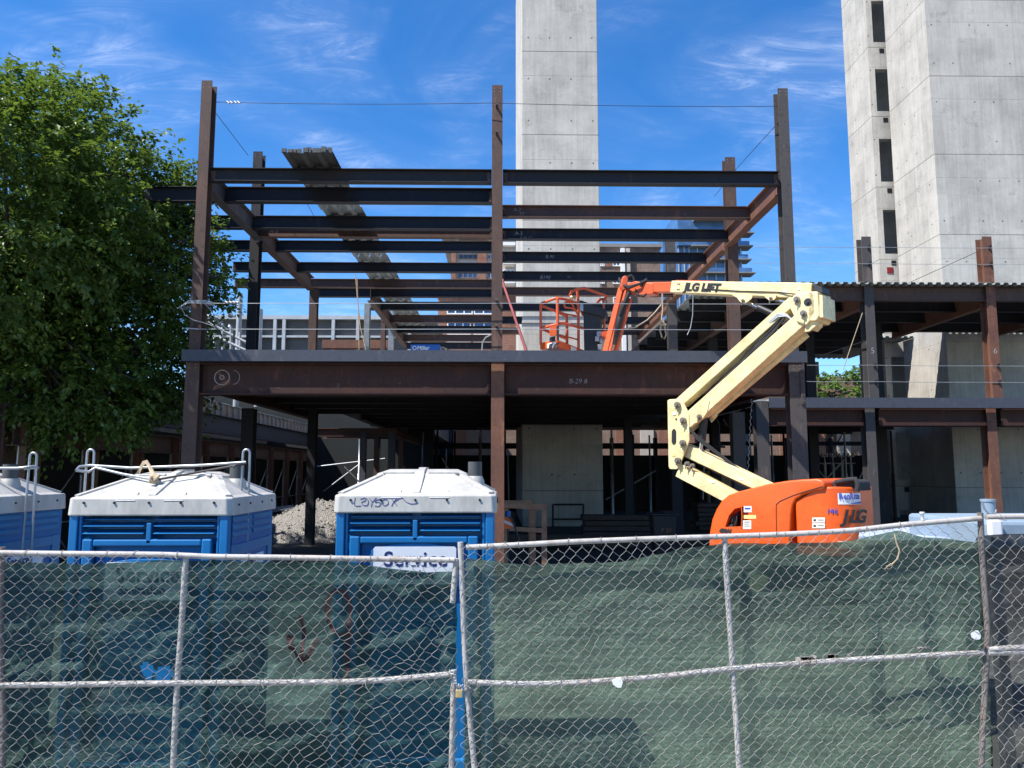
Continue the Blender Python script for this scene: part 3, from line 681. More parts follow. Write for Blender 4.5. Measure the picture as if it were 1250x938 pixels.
# chassis, wheels
k = MB(); zb = zbm-.32
k.box(C0.x-1.0, C0.x+1.0, C0.y-.45, C0.y+.45, .42, .82); k.tube([(C0.x, C0.y, .8), (C0.x, C0.y, zb)], .5, 20); k.box(C0.x-1.05, C0.x-.75, C0.y-.85, C0.y+.85, .38, .55); k.box(C0.x+.75, C0.x+1.05, C0.y-.85, C0.y+.85, .38, .55)
k.build('chassis', M['charcoal'], lift, bevel=.02)
for sx in (-.9, .9):
    for sy in (-1, 1):
        y0, y1 = C0.y+sy*.72, C0.y+sy*1.04
        prof_ = [(.20,0),(.38,.01),(.43,.06),(.43,.26),(.38,.31),(.20,.32)]
        k = MB(); n_ = 24; vs = []; fs = []
        for i in range(n_):
            t = 2*math.pi*i/n_
            for r_, yy in prof_: vs.append((C0.x+sx+r_*math.cos(t), y0+(y1-y0)*yy/.32, .43+r_*math.sin(t)))
        q = len(prof_)
        for i in range(n_):
            for j in range(q): fs.append((i*q+j, i*q+(j+1) % q, ((i+1) % n_)*q+(j+1) % q, ((i+1) % n_)*q+j))
        k.add(vs, fs, True); w = k.build('wheel', M['rubber'], lift)
        k = MB(); k.tube([(C0.x+sx, y0+(y1-y0)*.1, .43), (C0.x+sx, y0+(y1-y0)*.9, .43)], .205, 20, False); k.build('rim', M['cream'], w)
# ---- arms: (near end, far end, thickness in px at each end)
def arm(name, a, b, ha, hb, wid, mat, off=0.0, bevel=.012, ext=0):
    pa, pb = BP(*a, off), BP(*b, off); d = (pb-pa).normalized(); up = V.cross(d)
    if up.z < 0: up = -up
    h0, h1 = ha*mpp(pa)/2, hb*mpp(pb)/2
    k = MB(); k.prism([pa-up*h0, pb-up*h1, pb+up*h1, pa+up*h0], V*wid) 
    k.v = [v - V*(wid/2) for v in k.v]
    return k.build(name, M[mat], lift, bevel=bevel)
def pin(px, py, off, r=.05, mat='bolt', name='pivot_pin', parent=None):
    k = MB(); p = BP(px, py, off); k.tube([p-V*.03, p+V*.035], r, 14, False); k.tube([p+V*.035, p+V*.075], r*.55, 8, False)
    k.tube([p+V*.05+UP*.0, p+V*.05-UP*.10+U*.02], .014, 5); return k.build(name, M[mat], parent or lift)
arm('lower_arm', (838,549), (946,600), 15, 14, .26, 'cream', 0)
arm('lower_arm', (832,574), (915,618), 17, 16, .30, 'cream', .05)
arm('lower_arm', (838,556), (943,607), 6, 6, .16, 'steel_grey', -.25)
arm('upper_arm', (833,492), (976,364), 12, 12.5, .28, 'cream', 0)
ua = arm('upper_arm', (836,521), (988,385), 18, 18, .30, 'cream', .06)
arm('arm_rail', (868,507), (985,408), 8, 8, .10, 'cream', -.16)
k = MB(); k.prism(side_poly([(846,512),(866,489),(863,503),(858,511),(849,517)], .225), -V*.03); k.prism(side_poly([(846,512),(866,489),(863,503),(858,511),(849,517)], -.1), -V*.03); k.build('cylinder_lug', M['cream'], lift)
k = MB(); k.prism(side_poly([(866,512),(872,500),(876,498),(875,508),(868,516)], -.2), -V*.03); k.build('cylinder_lug', M['cream'], lift)
# riser bracket: two cheek plates, pins, slot
riser = [(814.5,490),(816.5,487.8),(829,487),(833,489),(841,506),(841.5,538),(829,570),(826,573),(818,573),(816,570)]
for off in (.23, -.20):
    k = MB(); k.prism(side_poly(riser, off), -V*.04); ch = k.build('riser_plate', M['cream'], lift, bevel=.012)
    if off > 0:
        k = MB(); sl_ = [(820,527),(821.5,524),(824,524),(825.5,527),(825.5,540),(824,543),(821.5,543),(820,540)]; k.prism(side_poly(sl_, off+.002), V*.003); k.build('slot', M['black'], ch)
        for px, py in ((827,494.5),(834,513.5),(833.5,541),(827.5,562.5)): pin(px, py, off+.03, .065, parent=ch)
        k = MB(); p = BP(825.5, 512, off+.003); k.tube([p, p+V*.004], .022, 10, False); k.build('hole', M['black'], ch)
for px, py in ((839,566.5),(845,569)): pin(px, py, .22, .05)
pin(854, 509, .23, .05)
k = MB(); k.prism(side_poly([(815,489),(820,488),(820,572),(817,572)], .19), -V*.39); k.build('riser_back', M['cream'], lift)
# lift cylinder at the riser
k = MB(); k.tube([BP(862,498,-.02), BP(859.5,510,-.02), BP(856.5,538,-.02)], .085, 12); k.build('cylinder_barrel', M['black'], lift)
k = MB(); k.tube([BP(856.5,538,-.02), BP(853,566,-.02)], .045, 10); k.build('cylinder_rod', M['chrome'], lift)
# knuckle: cheek box at the top of the tower arms
kn = [(961,369),(972,358.5),(990,355.5),(994,360),(995,383),(984,397),(972,392)]
k = MB(); k.prism(side_poly(kn, .26), -V*.05); kp = k.build('knuckle_plate', M['cream'], lift, bevel=.012)
k = MB(); k.prism(side_poly(kn, -.22), -V*.05); k.build('knuckle_plate', M['cream'], lift, bevel=.012)
s0 = BP(992.5, 357, 0); 
k = MB(); kb = [(985,356),(998,356),(1000,385),(996,392),(986,392)]
k.prism(side_poly(kb, .26), -V*.62); kbx = k.build('knuckle_box', M['cream'], lift, bevel=.02)
k = MB(); kc = [(1000,360),(1004,361),(1005,388),(1000,388)]; k.prism(side_poly(kc, .24), -V*.58); k.build('knuckle_end', M['cream'], lift, bevel=.015)
for px, py, r_ in ((986,369,.055),):
    p = BP(px, py, .262); k = MB(); k.tube([p, p+V*.006], r_*1.35, 16, False); k.build('hole', M['charcoal'], kp)
    k = MB(); k.tube([p+V*.006, p+V*.03], r_*.55, 10, False); k.build('pin', M['black'], kp)
for px, py in ((973,366),(981,383)): pin(px, py, .27, .06, parent=kp)
pe = BP(1004.6, 373, -.05); 
k = MB(); rt = [(-.05,.09),(.05,.09),(.05,-.09),(-.05,-.09)]
k.prism([pe-U*.012+V*(-.10+a)+UP*b for a, b in rt], -U*.006); k.build('slot', M['black'], kbx)
k = MB(); k.prism(side_poly([(983,391),(1000,388),(996,398),(988,405),(982,406)], .2), -V*.05); k.prism(side_poly([(983,391),(1000,388),(996,398),(988,405),(982,406)], -.2), -V*.05); k.prism(side_poly([(988,392),(997,390),(995,397),(989,403)], .15), -V*.34); k.build('knuckle_lug', M['cream'], lift, bevel=.012)
# main boom
arm('main_boom', (823,351.2), (994,356.5), 14.5, 19.5, .28, 'cream', 0, .015)
arm('boom_extension', (774,352), (826,351.3), 12.5, 12.5, .22, 'jib_orange', 0, .01)
k = MB(); k.prism(side_poly([(764,346.5),(775,343.5),(797,346),(797,359),(778,361),(766,358)], .125), -V*.25); k.build('boom_nose', M['jib_orange'], lift, bevel=.015)
k = MB(); k.prism(side_poly([(781,347),(785,347),(785,350),(781,350)], .128), V*.004); k.build('slot', M['black'], lift)
k = MB(); k.prism(side_poly([(825,342),(872,343),(872,345.2),(825,344.2)], .1), -V*.2); k.build('hose_cover', M['jib_orange'], lift)
k = MB(); k.prism(side_poly([(893,360),(919,360),(917,365),(911,369.5),(907,370.5),(904,369),(899,363)], .165), -V*.02); k.prism(side_poly([(893,360),(919,360),(917,365),(911,369.5),(907,370.5),(904,369),(899,363)], -.14), -V*.02); bl = k.build('cylinder_lug', M['cream'], lift); pin(907.5, 367.3, .17, .03, parent=bl)
k = MB(); k.prism(side_poly([(932,359),(948,360),(946,365),(942,367.5),(939,367),(934,363)], .165), -V*.02); bl = k.build('cylinder_lug', M['cream'], lift); pin(941.5, 364.5, .17, .025, parent=bl)
k = MB(); k.tube([BP(908,367.5,0), BP(926,375.5,0)], .038, 10); k.build('cylinder_rod', M['chrome'], lift)
k = MB(); k.tube([BP(926,375.5,0), BP(947,385,0)], .065, 10); k.build('cylinder_barrel', M['black'], lift)
k = MB(); k.tube([BP(947,366,.02), BP(962,369.5,.02)], .045, 10); k.build('cylinder_rod', M['chrome'], lift)
k = MB(); k.prism(side_poly([(993,347),(1003,350),(1004,357),(995,358)], .16), -V*.34); k.build('boom_end', M['charcoal'], lift)
bd = (BP(994,356.5)-BP(823,351.2)).normalized()
text_mb('JLG LIFT', .232, BP(835, 354.7, .146), bd, UP, V, .002, .32, .012).build('logo_lettering', M['black'], lift)
for px, py in ((827.5,347),(829.5,347),(827,353.5),(829,353.5)):
    p = BP(px, py, .142); k = MB(); k.tube([p, p+V*.008], .014, 8, False); k.build('bolt', M['charcoal'], lift)
# hoses between the tower arms
k = MB(); random.seed(9)
for q in range(5):
    pts = []
    for i in range(9):
        t = i/8; pts.append(BP(845+(957-845)*t+random.uniform(-1.5,1.5), 503+q*1.2+(386-503)*t+random.uniform(-2,2.5), .05+q*.03))
    k.tube(pts, .024, 5)
k.build('hose_bundle', M['rubber'], lift)
k = MB()
for q in range(3): k.tube([BP(842,522+q,.22), BP(850,532+q*2,.25), BP(862,541+q*2,.18), BP(900,571+q,.02), BP(925,588,.02)], .016, 5)
k.tube([BP(860,353,.15), BP(900,355.5,.155), BP(950,357,.155), BP(985,361,.2)], .012, 5)
k.build('hydraulic_hose', M['rubber'], lift)
k = MB()
for q in range(3): k.tube([BP(937,397-q,.12), BP(950,387-q*2,.16), BP(960,386-q,.17), BP(966,390,.15)], .017, 5)
k.build('hose_bundle', M['rail_white'], lift)
for a, b, w_, h_, mt, of in ((885,361-8,6,3,'sticker_yellow',.146),(958,356,5,4,'sign_white',.146),(975,353,3,3,'sticker',.146),(870,588,5,3,'sticker',.21),(905,585,5,3,'sticker',.136),(823,505,4,4,'sticker',.24),(822,556,4,3,'sticker_yellow',.24)):
    decal(a-w_/2, b-h_/2, a+w_/2, b+h_/2, mt, of)
# ---- jib and basket (over the second floor)
def Q(px, py, Y): return P(px, py, Y)
J0, J1 = BP(768, 350), Q(744, 433, 17.15)
def jibbar(a, b, ya, yb, w, h, name, mat):
    k = MB(); k.bar(Q(*a, ya), Q(*b, yb), w, h, V); return k.build(name, M[mat], lift, bevel=.012)
jy0, jy1 = J0.y, 17.2
jibbar((759,352), (739.5,431), jy0+.05, jy1, .14, .10, 'jib_arm', 'jib_orange')
jibbar((764,355), (744,431), jy0-.1, jy1-.15, .06, .05, 'jib_rail', 'jib_orange')
jibbar((769,365), (751,431), jy0+.1, jy1+.05, .09, .08, 'jib_arm', 'jib_orange')
k = MB(); k.prism([Q(a, b, jy0-.12) for a, b in ((757.5,350),(760,338),(764,336),(767,340),(765,353),(760,355))], (0, .22, 0)); k.build('jib_head', M['jib_orange'], lift, bevel=.02)
k = MB(); k.tube([Q(766,358,jy0+.1), Q(756,392,16.6), Q(750,420,17.0)], [.07,.08,.05], 8); k.build('jib_cylinder', M['black'], lift)
k = MB()
for q in range(3):
    k.tube([BP(790,343-q,.1), BP(780,347,.2), BP(768,350+q,.22), BP(759,348,.15), BP(756,342-q,.02)], .028, 6)
k.tube([BP(776,352,.1), BP(778,360,.15), BP(786,362,.15), BP(790,358,.1)], .025, 6)
k.tube([Q(765,340,jy0+.05), Q(770,337,jy0+.1), Q(774,341,jy0+.1), Q(770,352,jy0+.1), Q(763,368,16.4), Q(757,385,16.6)], .045, 6)
k.build('hydraulic_hose', M['rubber'], lift)
# basket; corner posts located from the picture
bk = {'a': (660, 17.15), 'b': (680.5, 16.75), 'c': (706, 17.9), 'd': (686, 18.3)}
ZBK = ZF+.16
k = MB()
pa, pb, pc, pd = [Vector((XX(px, Y, 400), Y, 0)) for px, Y in (bk['a'], bk['b'], bk['c'], bk['d'])]
zt = ZZ(416.5, 16.9, 670)
ex = (pc-pb); pbx = pb+ex*1.25; pax = pa+ex*1.25
k.prism([Vector((p.x, p.y, ZBK)) for p in (pa, pb, pbx, pax)], UP*.03)
bs = k.build('basket_floor', M['jib_orange'], lift)
for s_, e_ in ((pa, pb), (pb, pbx), (pbx, pax), (pax, pa)):
    k = MB(); k.bar(Vector((s_.x, s_.y, (ZBK+zt)/2)), Vector((e_.x, e_.y, (ZBK+zt)/2)), .03, zt-ZBK); k.build('kick_plate', M['orange'], lift, bevel=.008)
rail = ZZ(366, 16.95, 672)-.0; mid = ZZ(399, 16.95, 672)
def rl(pts, r=.034, name='guard_rail'):
    k = MB(); k.tube(pts, r, 8); return k.build(name, M['jib_orange'], lift)
def at(p, z): return Vector((p.x, p.y, z))
qa, qb = P(660,371,17.15), P(680.5,364.5,16.75)
rl([at(pax, rail-.05), at(pa, qa.z-.02), qa+Vector((.04,0,.015)), qb-Vector((.05,0,.0)), qb+Vector((.06,.05,.01)), P(690,365.5,17.0), P(697,367.5,17.3), P(706,371,17.9), at(pbx, rail-.1)])
rl([at(pax, mid), at(pa, P(660,401,17.15).z), at(pb, P(680.5,396,16.75).z), P(687,394.5,16.9), P(706,399.5,17.9), P(735,406,18.3)])
rl([at(pa, zt-.05), qa], .03, 'rail_post'); rl([at(pb, zt-.05), qb], .034, 'rail_post')
pm = Vector((XX(691.5, 17.9, 400), 17.9, 0)); rl([at(pm, zt-.05), P(691.5, 383, 17.9)], .026, 'rail_post')
rl([at(pc, zt-.05), P(706, 368, 17.9), P(704.5,354,17.9)], .034, 'rail_post'); rl([at(pax, zt-.05), at(pax, rail-.05)], .03, 'rail_post')
rl([P(706, 385, 17.8), P(701,377,17.6), P(698,370,17.5), P(691,368.5,17.4), P(688.5,372,17.4), P(690,375.5,17.4), P(698,376.5,17.5), P(702,378,17.6)], .024)
rl([P(697.5,366,17.9), P(696,360,17.85), P(698,356,17.8), P(704,353,17.75), P(714,352,17.7), P(722,355,17.75), P(741,362,17.9), P(738,365,18.0), P(732,366,18.2), P(729,370,18.4)], .034, 'console_guard')
rl([P(737,364,18.1), P(736.5,380,18.1), P(738,405,18.1)], .03, 'rail_post')
rl([P(660,402,17.15), P(672,407,17.5), P(691,411,17.9), P(706,415,17.9)], .02); rl([P(661,374,17.15), P(692,384,17.9), P(704,386,17.9)], .022)
k = MB(); k.bar(P(675, 405.5, 16.80), P(675, 405.6, 16.83), .001, .001) if False else None
k = MB(); k.prism([P(a, b, 16.72) for a, b in ((671,399.5),(679.5,397),(679.5,409),(671,411))], (0,.03,0)); k.build('control_cover', M['orange'], lift, bevel=.006)
k = MB(); k.prism([P(a, b, 16.76) for a, b in ((671,412),(678,410),(678,416),(671,417.5))], (0,.08,0)); k.build('foot_switch', M['charcoal'], lift, bevel=.01)
k = MB(); k.prism([P(a, b, 16.715) for a, b in ((679.7,397.5),(682.5,398),(682.5,415),(679.7,416))], (0,.03,0)); k.build('control_plate', M['charcoal'], lift)
k = MB(); k.prism([P(a, b, 17.95) for a, b in ((708,368),(714,371),(739,380),(737,388),(733,390),(731,431),(713,431),(712,385),(708,378))], (.10,.42,0)); k.build('control_box', M['charcoal'], lift, bevel=.03)
k = MB(); k.prism([P(a, b, 17.9) for a, b in ((707.5,366),(712,367.5),(740,378),(739,388),(712,381),(707.5,377))], (.12,.5,0)); k.build('control_lid', M['charcoal'], lift, bevel=.03)
k = MB(); k.prism([P(a, b, 17.88) for a, b in ((708,370),(712,371),(712,380),(708,378))], (0,.05,0)); k.build('control_panel', M['galv'], lift)
k = MB(); k.tube([P(697,363.5,17.85), P(702,363.5,17.8)], .05, 8); k.build('beacon', M['brass'], lift)
for (a, b, Y) in ((731,408,17.7),(735,416,17.7),(732,424,17.7),(736,412,17.8),(729,414,17.7)):
    k = MB(); p = P(a, b, Y); k.box(p.x-.05, p.x+.05, Y-.05, Y+.05, p.z-.06, p.z+.06); k.build('valve', M['galv'], lift, bevel=.01)
k = MB(); k.prism([P(a, b, 17.4) for a, b in ((735,405),(743,404),(742,414),(736,410))], (0,.2,0)); k.build('jib_bracket', M['jib_orange'], lift)
# tray sticker with letters
fa = (pb-pa).normalized(); fo = Vector((fa.y, -fa.x, 0)); 
if fo.y > 0: fo = -fo
sp = pa+(pb-pa)*.42; zz0 = ZF+.06
k = MB(); k.prism([at(sp, ZBK+.0)+fo*.018, at(pb-(pb-pa)*.07, ZBK)+fo*.018, at(pb-(pb-pa)*.07, zt-.03)+fo*.018, at(sp, zt-.05)+fo*.018], fo*.003); k.build('tray_sticker', M['sign_white'], lift)
text_mb('JLG', .22, at(sp+(pb-pa)*.05, zt-.23)+fo*.023, fa, UP, fo, .001, .3, .012).build('logo_lettering', M['black'], lift)
k = MB(); e2 = ex.normalized(); o2 = Vector((e2.y, -e2.x, 0)); sp2 = pb+e2*.75
k.prism([at(sp2, zt-.14)+o2*.018, at(sp2+e2*.35, zt-.14)+o2*.018, at(sp2+e2*.35, zt-.03)+o2*.018, at(sp2, zt-.03)+o2*.018], o2*.003); k.build('warning_decal', M['sticker'], lift)
# ------------------------------------------------------------------ portable toilets
def make_toilet(x0, y0, door=True):
    """x0,y0 = street-side left corner"""
    w, dp, ze, zsk = 1.15, 1.14, 2.02, 2.145
    x1, y1 = x0+w, y0+dp; xm = (x0+x1)/2; ym = (y0+y1)/2
    t = thing('portable_toilet', (xm, ym, 0), None, 'portable toilet')
    k = MB(); k.box(x0-.02, x1+.02, y0-.02, y1+.02, .02, .16); k.build('base', M['charcoal'], t, bevel=.01)
    k = MB(); k.box(x0+.045, x1-.012, y0+.13, y1, .16, ze-.005); k.build('wall', M['potty_blue'], t)
    # corner posts
    for xa, xb in ((x0, x0+.062), (x1-.062, x1)):
        k = MB(); k.box(xa, xb, y0, y0+.07, .16, ze); k.box(xa+.064 if xa == x0 else xa-.024, xa+.086 if xa == x0 else xa-.002, y0+.012, y0+.06, .16, ze-.002); k.build('corner_post', M['potty_blue'], t, bevel=.008)
    # louvres above the door
    for sx in (0, 1):
        xa, xb = (x0+.10, xm-.035) if sx == 0 else (xm+.035, x1-.10)
        for zc, pr in ((1.985,.02), (1.938,-.002), (1.885,-.006)):
            k = MB(); k.prism([(xa, y0+.135, zc+.012), (xa, y0+pr, zc-.010), (xa, y0+pr+.002, zc-.016), (xa, y0+.135, zc-.006)], (xb-xa, 0, 0)); k.build('louvre', M['potty_blue'], t, bevel=.003)
    k = MB(); k.prism([(xm-.008, y0+.135, 1.80), (xm-.018, y0+.004, 1.80), (xm+.018, y0+.004, 1.80), (xm+.008, y0+.135, 1.80)], (0, 0, .15)); k.build('mullion', M['potty_blue'], t, bevel=.006)
    # door with frame, arch and sign
    k = MB(); dx0, dx1, dz = x0+.10, x1-.115, 1.835
    k.box(dx0, dx0+.075, y0+.0, y0+.05, .2, dz); k.box(dx1-.075, dx1, y0+.0, y0+.05, .2, dz); k.box(dx0+.0755, dx1-.0755, y0+.004, y0+.05, dz-.055, dz-.002); k.box(dx0+.0755, dx1-.0755, y0+.004, y0+.05, .2, .28)
    dr = k.build('door_frame', M['potty_blue'], t, bevel=.012)
    k = MB(); k.box(dx0+.08, dx1-.08, y0+.055, y0+.129, .22, dz-.06); k.build('door', M['potty_blue'], t)
    hw = .30; zs0, zs1 = 1.50, 1.768; 
    arch = [(xm-hw-.02, y0+.034, zs0-.02)]+[(xm-(hw+.02)*math.cos(math.pi*i/16), y0+.034, zs1-.035+.058*math.sin(math.pi*i/16)) for i in range(17)]+[(xm+hw+.02, y0+.034, zs0-.02)]
    k = MB(); k.prism(arch, (0, -.018, 0)); k.build('sign_board', M['potty_blue'], t, bevel=.004)
    k = MB(); k.prism([(xm-hw, y0+.0155, zs0), (xm+hw, y0+.0155, zs0), (xm+hw, y0+.0155, zs1-.012), (xm+hw-.012, y0+.0155, zs1), (xm-hw+.012, y0+.0155, zs1), (xm-hw, y0+.0155, zs1-.012)], (0, -.006, 0)); sg = k.build('sign', M['sign_white'], t)
    zb = zs1-.138; ys = y0+.009
    k = text_mb('Service', .150, (xm-.225, ys, zb), (1,0,0), (0,0,1), (0,-1,0), .001, 0, .0022, spacing=1.06)
    for sxx, szz in ((-.225+.098,0), (-.225+.198,0), (-.225+.27,0)):    # slab feet
        k.box(xm+sxx+.004, xm+sxx+.036, ys-.002, ys, zb-.001, zb+.006)
    k.build('lettering', M['navy'], sg)
    text_mb('Sanitation', .085, (xm-.20, ys, zs0+.045), (1,0,0), (0,0,1), (0,-1,0), .001, 0, .0015).build('lettering', M['navy'], sg)
    # side wall with ribs, recess and small plate
    for xs, so_ in ((x1-.012, 1), (x0+.045, -1)):
        k = MB(); ex_ = so_*.012
        k.box(xs, xs+ex_, y0+.08, y1, .16, 1.50) if False else None
        for ya, yb in ((y0+.11, ym-.03), (ym+.03, y1-.06)):
            for zc in (1.965, 1.91, 1.855): k.prism([(xs, ya, zc+.02), (xs, ya, zc-.02), (xs+so_*.016, ya, zc-.016), (xs+so_*.008, ya, zc+.014)], (0, yb-ya, 0))
        k.box(xs, xs+ex_, y0+.09, y0+.2, .2, 1.78); k.box(xs, xs+ex_, y1-.14, y1-.03, .2, 1.78); k.box(xs, xs+ex_, y0+.2005, y1-.1405, 1.70, 1.775)
        k.build('side_panel', M['potty_side'], t, bevel=.004)
    k = MB(); k.box(x1-.011, x1+.003, ym-.26, ym+.30, 1.50, 1.66); pl_ = k.build('side_plate', M['sign_white'], t)
    text_mb('Service', .10, (x1+.004, ym-.18, 1.585), (0,1,0), (0,0,1), (1,0,0), .001, 0, .002).build('lettering', M['navy'], pl_)
    # roof: skirt, hipped dome, centre rib, bolts
    ov = .022
    k = MB()
    def rect(a, b, c_, d_, z): return [(a, c_, z), (b, c_, z), (b, d_, z), (a, d_, z)]
    def cham(a, b, c_, d_, z, e): return [(a+e, c_, z), (b-e, c_, z), (b, c_+e, z), (b, d_-e, z), (b-e, d_, z), (a+e, d_, z), (a, d_-e, z), (a, c_+e, z)]
    rings = [cham(x0-ov, x1+ov, y0-.014, y1+ov, ze-.02, .03), cham(x0-ov+.004, x1+ov-.004, y0-.008, y1+ov-.004, ze+.108, .035), cham(x0+.03, x1-.03, y0+.03, y1-.03, zsk, .05),
             cham(x0+.21, x1-.21, y0+.36, y1-.30, zsk+.122, .09), cham(x0+.225, x1-.225, y0+.375, y1-.31, zsk+.142, .09), cham(x0+.30, x1-.30, y0+.52, y1-.40, zsk+.175, .1)]
    vs = [v for r_ in rings for v in r_]; fs = [tuple(range(7,-1,-1)), tuple(range(40, 48))]
    for i in range(5):
        for j in range(8): fs.append((i*8+j, i*8+(j+1) % 8, (i+1)*8+(j+1) % 8, (i+1)*8+j))
    k.add(vs, fs); rf = k.build('roof', M['potty_white'], t, bevel=.018, seg=3)
    k = MB(); zr = lambda y, z: (y, z)
    prf = [(y0+.028, zsk-.015), (y0+.03, zsk+.012), (y0+.36, zsk+.140), (y0+.375, zsk+.162), (y0+.52, zsk+.19), (y1-.40, zsk+.19), (y1-.40, zsk+.10), (y0+.2, zsk)]
    k.prism([(xm-.03, a, b) for a, b in prf], (.06, 0, 0)); k.build('roof_rib', M['potty_white'], rf, bevel=.006)
    for sx in (0, 1):
        xc_ = (x0+.02, x1-.02)[sx]; xp_ = (x0+.26, x1-.26)[sx]; k = MB(); k.bar((xc_, y0+.045, zsk-.004), (xp_, y0+.40, zsk+.128), .05, .022); k.build('roof_hip', M['potty_white'], rf, bevel=.008); k = MB(); k.bar((xc_, y1-.045, zsk-.004), (xp_, y1-.33, zsk+.128), .05, .022); k.build('roof_hip', M['potty_white'], rf, bevel=.008)
        k = MB(); k.bar((xm+(sx*2-1)*.06, y0+.388, zsk+.146), (xp_-(sx*2-1)*.02, y0+.388, zsk+.146), .028, .022); k.build('roof_ridge', M['potty_white'], rf, bevel=.008)
    for sx in (-1, 1):
        k = MB(); k.prism([(xm+sx*.10, y0-.0145, ze+.09), (xm+sx*.25, y0-.0145, ze+.09), (xm+sx*.24, y0+.06, zsk+.026), (xm+sx*.11, y0+.06, zsk+.026)], (0, .03, -.02)); k.build('roof_tab', M['potty_white'], rf, bevel=.005)
    for i in (-.47, -.25, 0, .23, .47):
        k = MB(); k.tube([(xm+i, y0-.019, ze+.075), (xm+i, y0, ze+.075)], .009, 8, False); k.build('roof_bolt', M['steel_dark'], rf)
    for i in (-.42, -.15, .15, .42):
        k = MB(); k.tube([(x1+ov+.006, ym+i, ze+.055), (x1+ov-.01, ym+i, ze+.055)], .008, 8, False); k.build('roof_bolt', M['steel_dark'], rf)
    vx, vy = x1-.16, y0+.62
    k = MB(); k.tube([(vx, vy, zsk), (vx, vy, zsk+.085), (vx, vy, zsk+.12)], [.085, .075, .06], 18); k.build('vent_collar', M['potty_white'], t)
    k = MB(); k.tube([(vx, vy, zsk+.115), (vx, vy, zsk+.235)], .057, 18); k.build('vent_pipe', M['pipe_grey'], t)
    return t
YP = 5.7
t3 = make_toilet(XX(410, YP, 640), YP)
tag(t3, 'blue portable toilet with purple graffiti scribbled on its white roof edge', group='portable toilets behind the fence')
def place_copy(src, dx, dy, label):
    c = copy_tree(src); c.location = src.location+Vector((dx, dy, 0)); tag(c, label); return c
def lower_sign(t, dz):
    for o in t.children:
        if o.name.startswith('sign'): o.location.z -= dz
t2 = place_copy(t3, XX(84, YP+.02, 640)-XX(410, YP, 640), .02, 'blue portable toilet under a steel lifting sling tied with a pale knotted strap')
t1 = place_copy(t3, XX(84, YP+.02, 640)-XX(410, YP, 640)-1.84, .05, 'blue portable toilet cut off by the edge of the photo, only its side showing')
lower_sign(t3, .010)
for t_ in (t1, t2): lower_sign(t_, .10); t_.location.z -= .02
# graffiti only on the first
gr = MB(); yg = YP-.058; rnd = random.Random(3)
def gp(u, v):
    q = P(432+u*.52, 607+v*.44, yg); return Vector((q.x, YP-.0158+(q.z-2.0)/.128*.006, q.z))
strokes = [[(0,2),(-3,26),(14,25)], [(12,6),(24,2),(26,10),(14,14),(18,24),(30,24),(32,10),(26,4)], [(34,4),(40,16),(50,2)], [(40,16),(38,28)], [(60,6),(50,8),(46,16),(54,14),(62,18),(56,27),(46,25)], [(66,8),(62,18),(70,26),(80,18),(76,6),(66,8)], [(84,2),(92,14),(100,26)], [(98,4),(90,16),(86,26)], [(92,14),(104,4),(112,2),(120,14),(132,20),(146,18)]]
for st in strokes:
    pts = []
    for i in range(len(st)-1):
        for q in range(4):
            t = q/4; pts.append(gp(st[i][0]+(st[i+1][0]-st[i][0])*t, st[i][1]+(st[i+1][1]-st[i][1])*t))
    pts.append(gp(*st[-1]))
    for _ in range(2): pts = [pts[0]]+[(pts[i-1]+pts[i]*2+pts[i+1])/4 for i in range(1, len(pts)-1)]+[pts[-1]]
    gr.tube(pts, .0019, 4)
gr.build('graffiti', M['ink_purple'], [o for o in t3.children if o.name.startswith('roof')][0])

# lifting slings: hairpin rods on the walls joined by rods over the roof
def rodset(pts, r=.011): k = MB(); k.tube(pts, r, 8); return k
sl2 = thing('lifting_sling', P(205, 600, 6.3), 'bright steel rod sling lying over a white toilet roof, tied with a knotted strap', 'lifting sling')
yS = 6.2
def hairpin(px, yb, root, dx=0, pyt=549):
    a = P(px, pyt, yS); r0 = .027
    pts = [Vector((a.x-.03, yS-.015, yb))]+[Vector((a.x-r0*math.cos(t), yS, a.z-r0+r0*math.sin(t))) for t in [i*math.pi/8 for i in range(9)]]+[Vector((a.x+.03, yS+.015, yb))]
    rodset(pts, .0095).build('hairpin_rod', M['galv'], root)
hairpin(111, 1.5, sl2); hairpin(301, 1.5, sl2)
pL, pR, pK = P(111, 573, yS), P(301, 566, yS), P(190, 586, 5.95)
rodset([pL+Vector((-.06,-.10,-.01)), pL+Vector((-.07,-.04,.02)), pL+Vector((0,-.02,.03)), P(160,571.5,yS), P(250,568,yS), pR+Vector((0,-.02,.01))]).build('cross_rod', M['galv'], sl2)
rodset([pL+Vector((-.06,-.10,-.01)), pL+Vector((.0,-.03,-.02)), P(117,571,yS-.02), P(150,579,6.1), pK]).build('cross_rod', M['galv'], sl2)
rodset([pK, P(240,577,6.08), pR+Vector((0,.0,.0)), pR+Vector((-.06,-.06,-.01)), P(285,571,yS-.05)], .009).build('cross_rod', M['steel_grey'], sl2)
k = MB(); 
for i in range(7): k.tube([pK+Vector((-.03+.01*i, -.02+.01*math.sin(i), -.02)), pK+Vector((-.02+.008*i, -.045, .012*math.cos(i))), pK+Vector((-.03+.01*i, -.01, .035))], .012, 6)
k.build('strap_knot', M['rope'], sl2)
